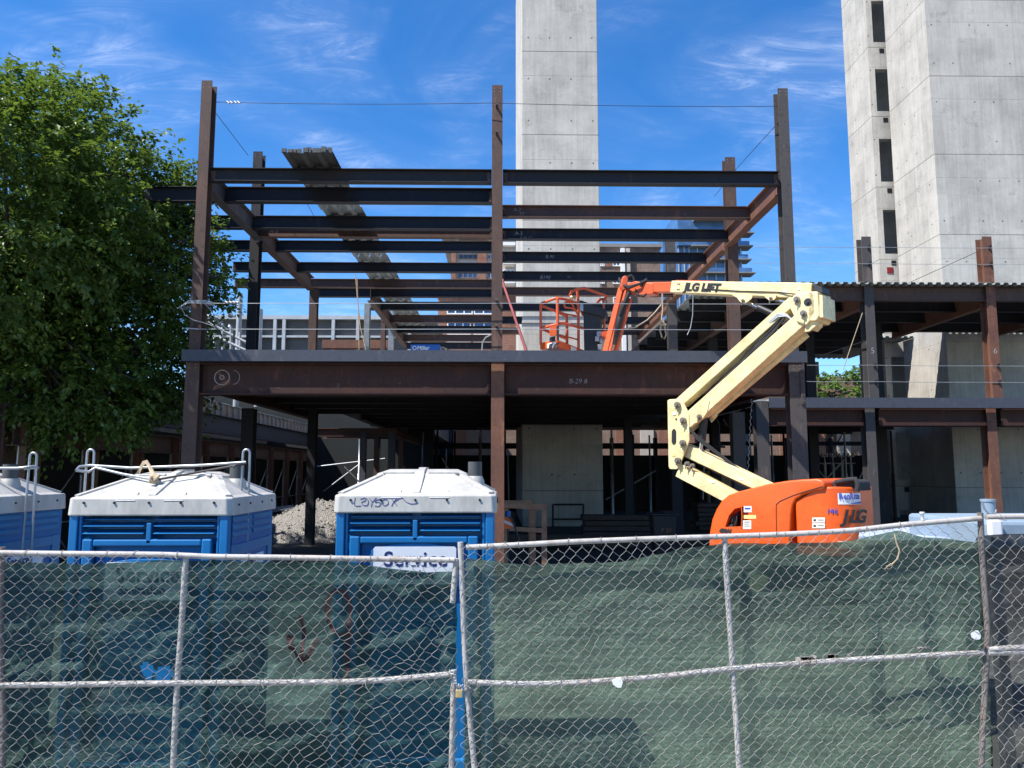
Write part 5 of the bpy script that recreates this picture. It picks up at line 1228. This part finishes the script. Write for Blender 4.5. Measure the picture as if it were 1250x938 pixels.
# ------------------------------------------------------------------ shed-like covered walk along the left side
sh = thing('covered_walkway', (-9.6, 28, 0), 'dark covered walkway on steel legs with plywood parapet, running back beside the frame', 'covered walkway')
XS = -10.6; zg0, zg1 = 3.52, 4.40
k = MB(); k.ibeam((XS, 16.6, zg1), (XS, 47, zg1), .70, .3); k.build('edge_girder', M['steel_blue'], sh)
k = MB(); k.ibeam((XS+.25, 16.6, zg0-.12), (XS+.25, 47, zg0-.12), .55, .3); k.build('edge_girder', M['steel_rust'], sh)
k = MB(); k.box(-15.2, XS-.2, 16.5, 47, zg0-.05, zg0+.05); k.build('walk_deck', M['steel_dark'], sh)
k = MB(); k.ibeam((-15.5, 16.6, zg0+.02), (XS-.2, 16.6, zg0+.02), .75, .3, tf=.03); k.build('end_girder', M['steel_dark'], sh)
k = MB(); k.box(XS-.04, XS-.02, 17.6, 47, zg1+.02, zg1+.46); k.build('parapet_board', M['plywood'], sh)
for i in range(44):
    y = 17.6+i*.66; k = MB(); k.box(XS-.018, XS+.06, y, y+.06, zg1+.02, zg1+.46); k.build('parapet_stud', M['rail_white'], sh)
k = MB(); k.box(XS-.05, XS+.07, 17.5, 47, zg1+.465, zg1+.51); k.build('parapet_cap', M['rail_white'], sh)
r_ = random.Random(2)
ly = [16.8, 19.4, 22.0, 24.6, 27.2, 29.8, 32.4, 35.0, 37.6, 40.2, 42.8]
for i, y in enumerate(ly):
    k = MB(); k.icol(XS+.35, y, 0, zg0-.15, .16, .18); k.build('leg', M['steel_red'], sh)
    k = MB(); k.tube([(XS+.1, y+.3, 0), (XS+.1, y+.3, zg0-.6)], .05, 6); k.build('prop', M['galv'], sh)
    k = MB(); k.box(XS-.1, XS+.0, y+1.2, y+1.3, 0, zg0-.5); k.build('timber_stud', M['wood'], sh)
    if i < len(ly)-1:
        for a, b in ((.2, 2.4), (2.4, .2)):
            k = MB(); k.tube([(XS+.15, y, a), (XS+.15, ly[i+1], b)], .022, 5); k.build('brace', M['galv'], sh)
    k = MB(); k.tube([(XS+.16, y, 1.1), (XS+.16, y+2.6, 1.1)], .02, 5); k.build('brace', M['galv'], sh)
k = MB(); k.box(-12.3, -12.2, 16.7, 47, 0, zg0-.1); k.build('hoarding', M['shed_green'], sh)
k = MB(); k.box(-16, -12.32, 17.4, 17.5, 0, zg0-.8); k.build('hoarding', M['shed_green'], sh)
for x in (-11.6, -12.9):
    k = MB(); k.tube([(x, 16.9, 0), (x, 16.9, zg0-.7)], .05, 8); k.build('prop', M['galv'], sh)
k = MB(); 
for a, b in (((-14, 16.85, .4), (-11.6, 16.85, 2.2)), ((-11.6, 16.85, 2.2), (-9.6, 16.85, .9))): k.tube([a, b], .02, 5)
k.build('brace', M['galv'], sh)
# timber trusses above the walkway
for y in (20.5, 24):
    k = MB()
    k.bar((XS-2.35, y, 4.7), (XS-2.35, y, 6.2), .1, .1, (0,1,0)); k.bar((XS-2.35, y, 6.05), (XS+.1, y, 6.05), .1, .12); k.bar((XS-2.25, y, 4.85), (XS-1.35, y, 6.0), .07, .1, (0,1,0)); k.bar((XS-1.35, y, 6.0), (XS-.45, y, 4.9), .07, .1, (0,1,0)); k.build('timber_truss', M['wood'], sh)
k = MB(); k.box(XS-2.75, XS-.3, 19.5, 24.6, 6.13, 6.2); k.build('shed_roof', M['shed_green'], sh)
k = MB(); k.box(XS-2.65, XS-2.55, 19.5, 44, 3.6, 5.6); k.build('back_board', M['dark_concrete'], sh)
k = MB(); x = XX(29.5, 17, 520); k.icol(x, 15.9, 0, ZZ(490, 15.9, 29), .24, .26)
tag(k.build('column_stub', M['steel_rust']), 'short rusty steel column standing alone in front of the leafy tree', 'column stub')
k = MB(); x = XX(378, 30, 660); k.tube([(XX(326.5,26.5,640), 26.4, ZZ(648,26.5)-.18), (XX(326.5,26.5,640), 26.4, ZZ(631,26.5))], .13, 10); tag(k.build('red_drum', M['red_plastic']), 'small red drum beside the gravel pile', 'drum')
# stacked steel sheets near the pile
k = MB(); corrugated(k, XX(332,31,620), XX(355,31,620)+.9, 29, 33, ZZ(622,31)); tag(k.build('sheet_stack', M['galv']), 'grey corrugated sheets stacked behind the gravel pile', 'sheet stack')
# ------------------------------------------------------------------ shoring posts in the right-hand gap
sg_ = 'shoring posts with forked heads'
for i, px in enumerate((1008, 1018, 1029, 1040)):
    x = XX(px, 40, 590); zt = ZZ(558, 40); root = thing('shoring_post', (x, 40, 0), 'galvanised shoring post with a forked head, in the gap behind the boom lift', 'shoring post', sg_)
    k = MB(); k.tube([(x, 40, 0), (x, 40, zt-.3)], .075, 8); k.build('tube', M['rail_white'], root)
    k = MB(); k.tube([(x, 40, zt-.3), (x, 40, zt)], .035, 8); k.box(x-.14, x+.14, 39.9, 40.1, zt, zt+.03); k.box(x-.14, x-.11, 39.9, 40.1, zt+.031, zt+.2); k.box(x+.11, x+.14, 39.9, 40.1, zt+.031, zt+.2); k.build('forked_head', M['rail_white'], root)
k = MB(); k.tube([P(995,600,39.9), P(1032,560,39.9)], .04, 5); k.tube([P(1000,566,39.9), P(1044,566,39.9)], .03, 5); k.tube([P(1040,604,39.9), P(1056,570,39.9)], .045, 5); k.tube([P(990,560,39.9), P(1018,600,39.9)], .03, 5)
tag(k.build('shoring_braces', M['rail_white']), 'thin slanting steel braces across the shoring posts', 'braces')
# low kerb, lumber and pallets on the shaded ground floor
k = MB(); k.bar((XX(618,23,650), 23, .30), (XX(862,22.4,650), 22.4, .30), .2, .34); tag(k.build('timber_curb', M['shaded_wood']), 'long low timber curb across the shaded ground floor right of the middle column', 'curb')
for i, (px, Y, n_, w_, lab) in enumerate(((752,25,5,2.2,'stack of boards in the shade between the shaft and the waste bin'), (590,30,4,2.4,'stack of boards in the shade behind the graffitied toilet roof'), (880,30,6,2.0,'stack of boards in the shade behind the orange lift'))):
    r_ = random.Random(i); root = thing('lumber_stack', (XX(px,Y,640), Y, 0), lab, 'lumber stack'); x = XX(px,Y,640)
    for q in range(n_):
        k = MB(); dx = r_.uniform(-.1,.1); k.box(x-w_/2+dx, x+w_/2+dx, Y-.4+r_.uniform(-.05,.05), Y+.4, .1+q*.17, .1+q*.17+.14); k.build('board', M['shaded_wood'], root)
r_ = random.Random(21); ps_ = 'dark shoring posts across the shaded back of the ground floor'
for i in range(26):
    x = -7+i*1.02+r_.uniform(-.25,.25); Y = 38+r_.uniform(-3,4)
    if abs(x-2.6) < 2.3 and Y > 32: continue
    k = MB(); k.tube([(x, Y, 0), (x, Y, 2.2), (x, Y, 2.21), (x, Y, ZF-.62)], [.075,.075,.05,.05], 7)
    tag(k.build('back_prop', M['steel_dark' if i % 3 else 'galv']), ('dark' if i % 3 else 'pale')+' steel prop in the shade at the back of the ground floor', 'prop', ps_)
# scaffold frames and dark hoarding across the back of the ground floor
bk_ = thing('rear_hoarding', (4, 46, 0), 'long dark hoarding closing off the back of the ground floor', 'hoarding')
k = MB(); k.box(-10.4, 30, 46, 46.1, 0, ZZ(556, 46)); k.build('board', M['shed_green'], bk_)
k = MB(); k.box(-6, 13, 45.6, 45.9, ZZ(548, 45.6), ZZ(541, 45.6)); k.box(13.2, 30, 45.6, 45.9, ZZ(546, 45.6)+.1, ZZ(541, 45.6)+.1); k.build('rail_beam', M['steel_dark'], bk_)
for i in range(14):
    x = -9+i*2.6; k = MB(); k.box(x, x+.18, 45.55, 45.98, 0, 4.3); k.build('post', M['steel_dark' if i % 3 else 'wood'], bk_)
r_ = random.Random(12)
for i, (pa, pb, Y) in enumerate((((860,560),(858,610),36), ((905,585),(870,612),37), ((740,610),(800,575),38), ((420,570),(440,590),38), ((385,570),(470,560),40), ((395,600),(440,566),40), ((540,560),(552,580),40), ((620,555),(622,640),38), ((545,548),(545,600),42))):
    k = MB(); k.tube([P(*pa, Y), P(*pb, Y)], .04, 6); tag(k.build('scaffold_tube', M['galv']), 'thin scaffold tube in the shade at the back of the ground floor', 'scaffold tube', 'scaffold tubes at the back of the ground floor')
for px, pyt, pyb, Y in ((887,570,608,37), (870,575,605,38), (1090,556,600,40)):
    x = XX(px, Y, 590); k = MB(); k.box(x-.25, x+.25, Y, Y+.3, 0, ZZ(pyt, Y)); tag(k.build('timber_post', M['plywood']), 'sunlit plywood-clad post at the back, seen past the lower boom arm', 'post', 'posts at the back of the site')

# ------------------------------------------------------------------ buildings beyond
def window(root, x0, x1, y, z0, z1, nx=2, frame='white', glass='glass', nz=1, dep=.12):
    k = MB(); t = .09
    k.box(x0, x1, y-.05, y+dep, z0, z0+t); k.box(x0, x1, y-.05, y+dep, z1-t, z1); k.box(x0, x0+t, y-.05, y+dep, z0+t, z1-t); k.box(x1-t, x1, y-.05, y+dep, z0+t, z1-t)
    for i in range(1, nx): x = x0+(x1-x0)*i/nx; k.box(x-.05, x+.05, y-.04, y+dep, z0+t, z1-t)
    for i in range(1, nz): z = z0+(z1-z0)*i/nz; k.box(x0+t, x1-t, y-.03, y+dep, z-.035, z+.035)
    w = k.build('window', M[frame], root)
    k = MB(); k.box(x0+t, x1-t, y+.02, y+.06, z0+t, z1-t); k.build('pane', M[glass], w); return w
def block(root, x0, x1, y0, y1, z0, z1, mat, name='wall', bevel=0): k = MB(); k.box(x0, x1, y0, y1, z0, z1); return k.build(name, M[mat], root, bevel=bevel)
b1 = thing('brick_apartment_house', (XX(570,62,400), 62, 0), 'red brick apartment house with a flat roof, seen between the beams left of the shaft', 'building')
xa, xb = XX(534.5,62,390), XX(640,62,390); zt = ZZ(361,62)
block(b1, xa, xb, 62, 76, 0, zt, 'brick_red'); block(b1, xa-.15, xb+.1, 61.8, 76.1, zt+.002, zt+.5, 'stone', 'cornice')
for pa, pb, pt, pbm, nx in ((545.5,577,376,384,3),(578.5,602,376,384,2),(546,575,392,400,3),(578,604,392,400,2),(546,575,408,418,3),(578,604,408,418,2)):
    window(b1, XX(pa,61.9,380), XX(pb,61.9,380), 61.93, ZZ(pbm,61.9), ZZ(pt,61.9), nx)
block(b1, XX(545,61.8,400), XX(602,61.8,400), 61.75, 61.98, ZZ(391,61.8), ZZ(385.5,61.8), 'stone', 'stone_band')
b2 = thing('stone_apartment_block', (XX(590,92,320), 92, 0), 'taller pale stone and brick apartment block with dark window bands, behind the middle column', 'building')
xa, xb = XX(551,92,320), XX(660,92,320); zt = ZZ(286,92)
block(b2, xa+.3, xb, 92, 110, 0, zt-.6, 'stone'); block(b2, xa-1.2, xb, 91.0, 110.2, zt-.6, zt, 'stone', 'cornice'); block(b2, XX(583,91.9,300), XX(594,91.9,300), 91.6, 91.99, 0, zt-.7, 'brick_red', 'brick_pier'); block(b2, xa, XX(557,91.9,300), 91.6, 91.99, 0, zt-1, 'brick_red', 'brick_pier')
for pt, pb in ((288.5,294),(311,316.5),(331.5,340),(352,360)):
    window(b2, XX(560,91.9,320), XX(583,91.9,320), 91.9, ZZ(pb,91.9), ZZ(pt,91.9), 4, 'brick_brown', 'glass_dark' if pt < 320 else 'glass'); window(b2, XX(595,91.9,320), XX(603,91.9,320), 91.9, ZZ(pb,91.9), ZZ(pt,91.9), 2, 'stone', 'glass')
    window(b2, XX(614,91.9,320), XX(628,91.9,320), 91.9, ZZ(pb+1,91.9), ZZ(pt-2,91.9), 3, 'white', 'glass')
    block(b2, XX(614,91.5,320), XX(629,91.5,320), 91.0, 91.85, ZZ(pb+7,91.5), ZZ(pb+3,91.5), 'white', 'balcony')
b3 = thing('brown_brick_building', (XX(770,75,340), 75, 0), 'brown brick building with white piers and blue windows right of the narrow shaft', 'building')
xa, xb = XX(731,75,330), XX(806,75,330); zt = ZZ(301.5,75)
block(b3, xa-4, xb, 75, 92, 0, zt, 'brick_brown'); block(b3, xa-4.2, xb+.2, 74.8, 92.1, zt+.002, zt+.35, 'tower_slab', 'roof_edge')
for pa, pb in ((733,738),(748,757.5)):
    for pt, pbm in ((314.5,324.5),(339,346),(362,370)): window(b3, XX(pa,74.9,330), XX(pb,74.9,330), 74.93, ZZ(pbm,74.9), ZZ(pt,74.9), 2, 'white', 'glass', 2)
block(b3, XX(757.8,74.8,330), XX(762.5,74.8,330), 74.5, 74.99, 0, zt-.2, 'white', 'pier'); block(b3, XX(764.5,74.8,330), XX(769,74.8,330), 74.6, 74.99, 0, zt-.2, 'stone', 'pier')
block(b3, XX(738.5,74.9,330), XX(747.5,74.9,330), 74.9, 74.995, ZZ(325,74.9), ZZ(313,74.9), 'brick_red', 'brick_panel')
gt = thing('glass_tower', (XX(880,170,300), 170, 0), 'tall blue glass apartment tower with projecting pale balcony slabs', 'building')
xa, xm_, xb = XX(826,170,300), XX(858,170,300), XX(905,170,300); zt = ZZ(259,170)
block(gt, xa, xb, 170, 195, 0, zt-4, 'tower_glass', 'curtain_wall'); block(gt, xm_-6, xb-2, 168.5, 190, zt-8, zt, 'tower_glass', 'curtain_wall')
block(gt, XX(809,176,300), xa-.1, 176, 190, 0, ZZ(287.5,176), 'tower_glass', 'curtain_wall')
fh = 3.1
for i in range(15):
    z = zt-5.2-i*fh
    block(gt, XX(843,169,300), XX(920,169,300)-(i%3)*.4, 168.0, 172, z, z+.26, 'tower_slab', 'balcony_slab')
    k = MB(); k.box(XX(846,167,300), XX(919,167,300)-(i%3)*.4, 168.05, 168.1, z+.27, z+1.2); k.build('balustrade', M['tower_glass'], gt)
for px in (828,835,841,851,862,873,884,895,904):
    x = XX(px,169.8,300); block(gt, x-.12, x+.12, 169.75, 169.99, 0, zt-4.2, 'rail_white', 'mullion')
block(gt, XX(846,168,265), XX(898,168,265), 165.5, 172, zt-2.6, zt-1.9, 'tower_slab', 'roof_slab')
# low brick row seen as a sunlit strip beneath the second floor
b4 = thing('brick_row_house', (6, 58, 0), 'low sunlit brick row with arched pink doorways, glimpsed beneath the second floor', 'building')
block(b4, -22, 30, 58, 68, 0, 9.5, 'brick_tan')
for px in (545, 560, 665, 690, 722, 760, 790, 812, 840, 905, 960, 1000, 1030):
    x = XX(px, 57.9, 545); block(b4, x-.5, x+.5, 57.85, 57.995, 1.2, 5.6, ('brick_red','glass_dark','stone','brick_brown')[px % 4], 'panel')
for px in (408, 430, 450):
    x = XX(px, 57.9, 545); block(b4, x-.7, x+.7, 57.8, 57.99, .5, 5.4, 'stone', 'panel')
# pale pink arched porch far left
ap = thing('arched_porch', (XX(57,40,570), 40, 0), 'pink porch with round arches glimpsed beside the first toilet roof', 'porch')
for px in (47, 57, 68):
    x = XX(px, 40, 570); k = MB()
    k.tube([(x-.5, 40, 0), (x-.5, 40, 2.7)]+[(x-.5*math.cos(t), 40, 2.7+.5*math.sin(t)) for t in [i*math.pi/10 for i in range(11)]]+[(x+.5, 40, 0)], .14, 8); k.build('arch', M['brick_red'], ap)
k = MB(); k.box(XX(-60,42,570), XX(75,42,570), 42, 46, 0, 4.6); k.build('wall', M['stone'], ap)
# grey panelled hoarding and white posts up beyond the second floor
gp_ = thing('panelled_wall', (XX(390,44,410), 44, 0), 'grey panelled building top with pale posts, beyond the left part of the frame', 'building')
xa, xb = XX(228,44,400), XX(530,44,400); zt = ZZ(391,44)
block(gp_, xa, xb, 44.2, 60, 4.5, zt, 'grey_panel'); block(gp_, xa-.05, xb+.05, 43.98, 44.17, 0, 6.6, 'shed_green', 'lower_shade_block')  # front block added dark, painting the pale wall foot as under-deck shade
block(gp_, xa-.1, xb+.1, 43.9, 60.1, zt+.002, zt+.22, 'rail_white', 'cap'); block(gp_, xa, xb, 43.95, 44.18, ZZ(413,44), ZZ(410.5,44), 'rail_white', 'rail')
for px in (316,336,347,407,437,468,500): x = XX(px,44,400); block(gp_, x-.09, x+.09, 43.9, 44.1, ZZ(429,44), zt-.01 if px > 320 else ZZ(378,44), 'rail_white', 'post')
block(gp_, XX(395,43,420), XX(480,43,420), 42.6, 43.2, ZZ(427,43), ZZ(417,43), 'steel_red', 'steel_bundle')
# white pole cluster (lamp posts) by the column
for px, pyt in ((291.5,378),(317,379)):
    x = XX(px,30,400); root = thing('floodlight_pole', (x, 30, 4.5), 'pale pole with two round lamps, seen past the dark column on the second floor', 'floodlight pole', 'floodlight poles')
    k = MB(); k.tube([(x, 30, 4.8), (x, 30, ZZ(pyt-18 if px < 300 else pyt,30))], .11, 8); k.build('pole', M['rail_white'], root)
    for dz in (0, .55):
        z = ZZ(388,30)-dz; k = MB(); k.tube([(x-.1, 30, z), (x-.35, 30, z+.05)], .04, 6); k.tube([(x-.42, 29.95, z-.02), (x-.34, 29.95, z+.1), (x-.26, 29.95, z-.02)], [.05,.15,.08], 10); k.build('lamp', M['galv'], root)
rl_ = thing('stair_railing', (XX(262,28,410), 28, 4.6), 'white stair railing rising beyond the tree leaves at the left end of the second floor', 'railing')
for a, b in (((250,392),(300,418)), ((248,404),(300,428)), ((246,384),(262,388))): k = MB(); k.tube([P(*a,28), P(*b,28)], .06, 6); k.build('rail', M['rail_white'], rl_)
for px in (252,262,272,282,293): k = MB(); k.tube([P(px, 384+.5*(px-250), 28), P(px, 432, 28)], .05, 6); k.build('post', M['rail_white'], rl_)

# ------------------------------------------------------------------ trees
def tree(name, lobes, trunk, leaf, per, mat, label, seed, density=1.0, group=None, holes=.0):
    root = thing(name, (trunk[0].x, trunk[0].y, 0), label, 'tree', group)
    rnd = random.Random(seed)
    k = MB(); k.tube([Vector((trunk[0].x, trunk[0].y, -.1)), trunk[0].lerp(trunk[1], .35)+Vector((.1,.05,0)), trunk[1]], [trunk[2], trunk[2]*.75, trunk[2]*.5], 12)
    for c, r in lobes:
        for q in range(5):
            e = c+Vector((rnd.uniform(-.8,.8)*r[0], rnd.uniform(-.8,.8)*r[1], rnd.uniform(-.5,.8)*r[2])); s0 = trunk[0].lerp(trunk[1], rnd.uniform(.5,1))
            mdl = s0.lerp(e, .5)+Vector((0,0,.3)); k.tube([s0, mdl, e], [trunk[2]*.32, trunk[2]*.17, .02], 6)
    k.build('trunk', M['bark'], root, recalc=False)
    V_, F_, T_ = [], [], []
    for li, (c, r) in enumerate(lobes):
        area = (r[0]*r[1]*r[2])**(2/3); n = int(area*46*density)
        for _ in range(n):
            while True:
                d = Vector((rnd.uniform(-1,1), rnd.uniform(-1,1), rnd.uniform(-1,1)))
                if .05 < d.length < 1: break
            rr = rnd.random()**.33; rr = .45+.55*rr
            d.normalize(); bump = 1+.22*noise.noise(d*2.6+Vector((li*3.1, seed, 0)))+.12*noise.noise(d*6+Vector((li, seed, 5)))
            p = c+Vector((d.x*r[0], d.y*r[1], d.z*r[2]))*rr*bump
            if noise.noise(p*.85+Vector((seed, 0, 0))) < -.22+holes: continue
            # a drooping twig with leaves along it
            out = (d+Vector((rnd.uniform(-.7,.7), rnd.uniform(-.7,.7), rnd.uniform(-.5,.25)))).normalized(); tone0 = rnd.random()
            L = rnd.uniform(.45,.95)*min(1, max(r)/2.2+.4)
            for q in range(per):
                t = (q+rnd.random())/per; b = p+out*(L*t)+Vector((0,0,-.22*L*t*t))+Vector((rnd.gauss(0,.05), rnd.gauss(0,.05), rnd.gauss(0,.05)))
                ax = (out*.5+Vector((rnd.uniform(-1,1), rnd.uniform(-1,1), rnd.uniform(-.9,.25)))).normalized()
                nn = (Vector((rnd.uniform(-.6,.6), rnd.uniform(-.6,.6), 1))).normalized(); sd = ax.cross(nn)
                if sd.length < .1: continue
                sd.normalize(); s_ = leaf*rnd.uniform(.7,1.35); w_ = s_*.30; nn = sd.cross(ax)
                o = len(V_); V_ += [b, b+ax*s_*.45+sd*w_+nn*s_*.05, b+ax*s_-nn*s_*.08, b+ax*s_*.45-sd*w_+nn*s_*.05]
                F_.append((o, o+1, o+2)); F_.append((o, o+2, o+3)); tt = min(1, max(0, .5*tone0+.5*rnd.random())); T_ += [tt]*4
    me = bpy.data.meshes.new('crown'); org = root.location; me.from_pydata([tuple(v-org) for v in V_], [], F_)
    at_ = me.attributes.new('leaf_tone', 'FLOAT', 'POINT'); at_.data.foreach_set('value', T_)
    me.materials.append(M[mat]); o = bpy.data.objects.new('crown', me); COL.objects.link(o); o.parent = root
    return root
def Lb(px, py, Y, rx, ry, rz): return (P(px, py, Y), (rx, ry, rz))
k_ = .80
def Lt(px, py, Y, rx, ry, rz): return (P(px, py, Y), (rx*k_, ry*k_, rz*k_))
lob = [Lt(5,265,16.6,3.6,3.6,3.2), Lt(-15,232,16.4,3.0,2.8,2.6), Lt(-130,265,15.5,5.0,4.0,4.0), Lt(55,160,17.5,1.7,1.6,1.6), Lt(115,175,18.6,1.5,1.4,1.3), Lt(90,240,20.6,2.8,2.0,2.4), Lt(160,262,20.6,2.0,1.7,2.0), Lt(196,228,20.3,1.0,1.0,1.0), Lt(214,265,20.3,1.0,1.0,1.2), Lt(120,300,20.2,2.6,1.7,2.2), Lt(60,345,18.4,4.3,2.4,2.4), Lt(165,340,20,2.7,1.7,2.3), Lt(235,378,19.4,1.1,.9,1.3), Lt(264,348,19.6,.55,.5,.45), Lt(215,305,19.5,1.2,1.0,1.4),
       Lt(60,430,18.2,3.9,2.0,2.1), Lt(150,430,18.6,2.4,1.6,1.9), Lt(190,440,18.6,1.2,.9,1.5), Lt(25,468,17.2,2.6,1.4,1.2), Lt(95,472,17.0,1.9,1.2,1.1), Lt(150,480,17.2,1.2,.9,.9), Lt(-60,400,18.4,4.5,2.4,3.2)]
tree('leafy_tree', lob, (P(0,640,18.2), P(20,330,18.4), .30), .135, 24, 'leaf', 'big dense broad-leaved tree at the left, its branches reaching behind the steel columns', 5, 2.3, None, -.13)
tree('garden_tree', [Lb(1015,482,56,3.0,2.5,1.4), Lb(1043,476,57,1.8,2,1.2), Lb(990,476,57,1.4,1.6,1.2)], (P(1015,640,56), P(1015,480,56), .22), .36, 12, 'leaf_far', 'small green tree in the gap behind the wing floor', 8, .7)
tree('garden_tree', [Lb(430,520,52,1.4,1.3,1.0), Lb(390,523,53,1.6,1.2,.6)], (P(430,640,52), P(430,530,52), .15), .32, 12, 'leaf_far', 'bright green treetop glimpsed beneath the second floor behind the toilets', 9, .8)
tree('garden_tree', [Lb(405,556,50,3.0,1.0,.5), Lb(455,556,50,1.5,1.0,.5)], (P(420,640,50), P(420,560,50), .12), .3, 12, 'leaf_far', 'low dark green shrub line at the back behind the toilets', 10, .8)
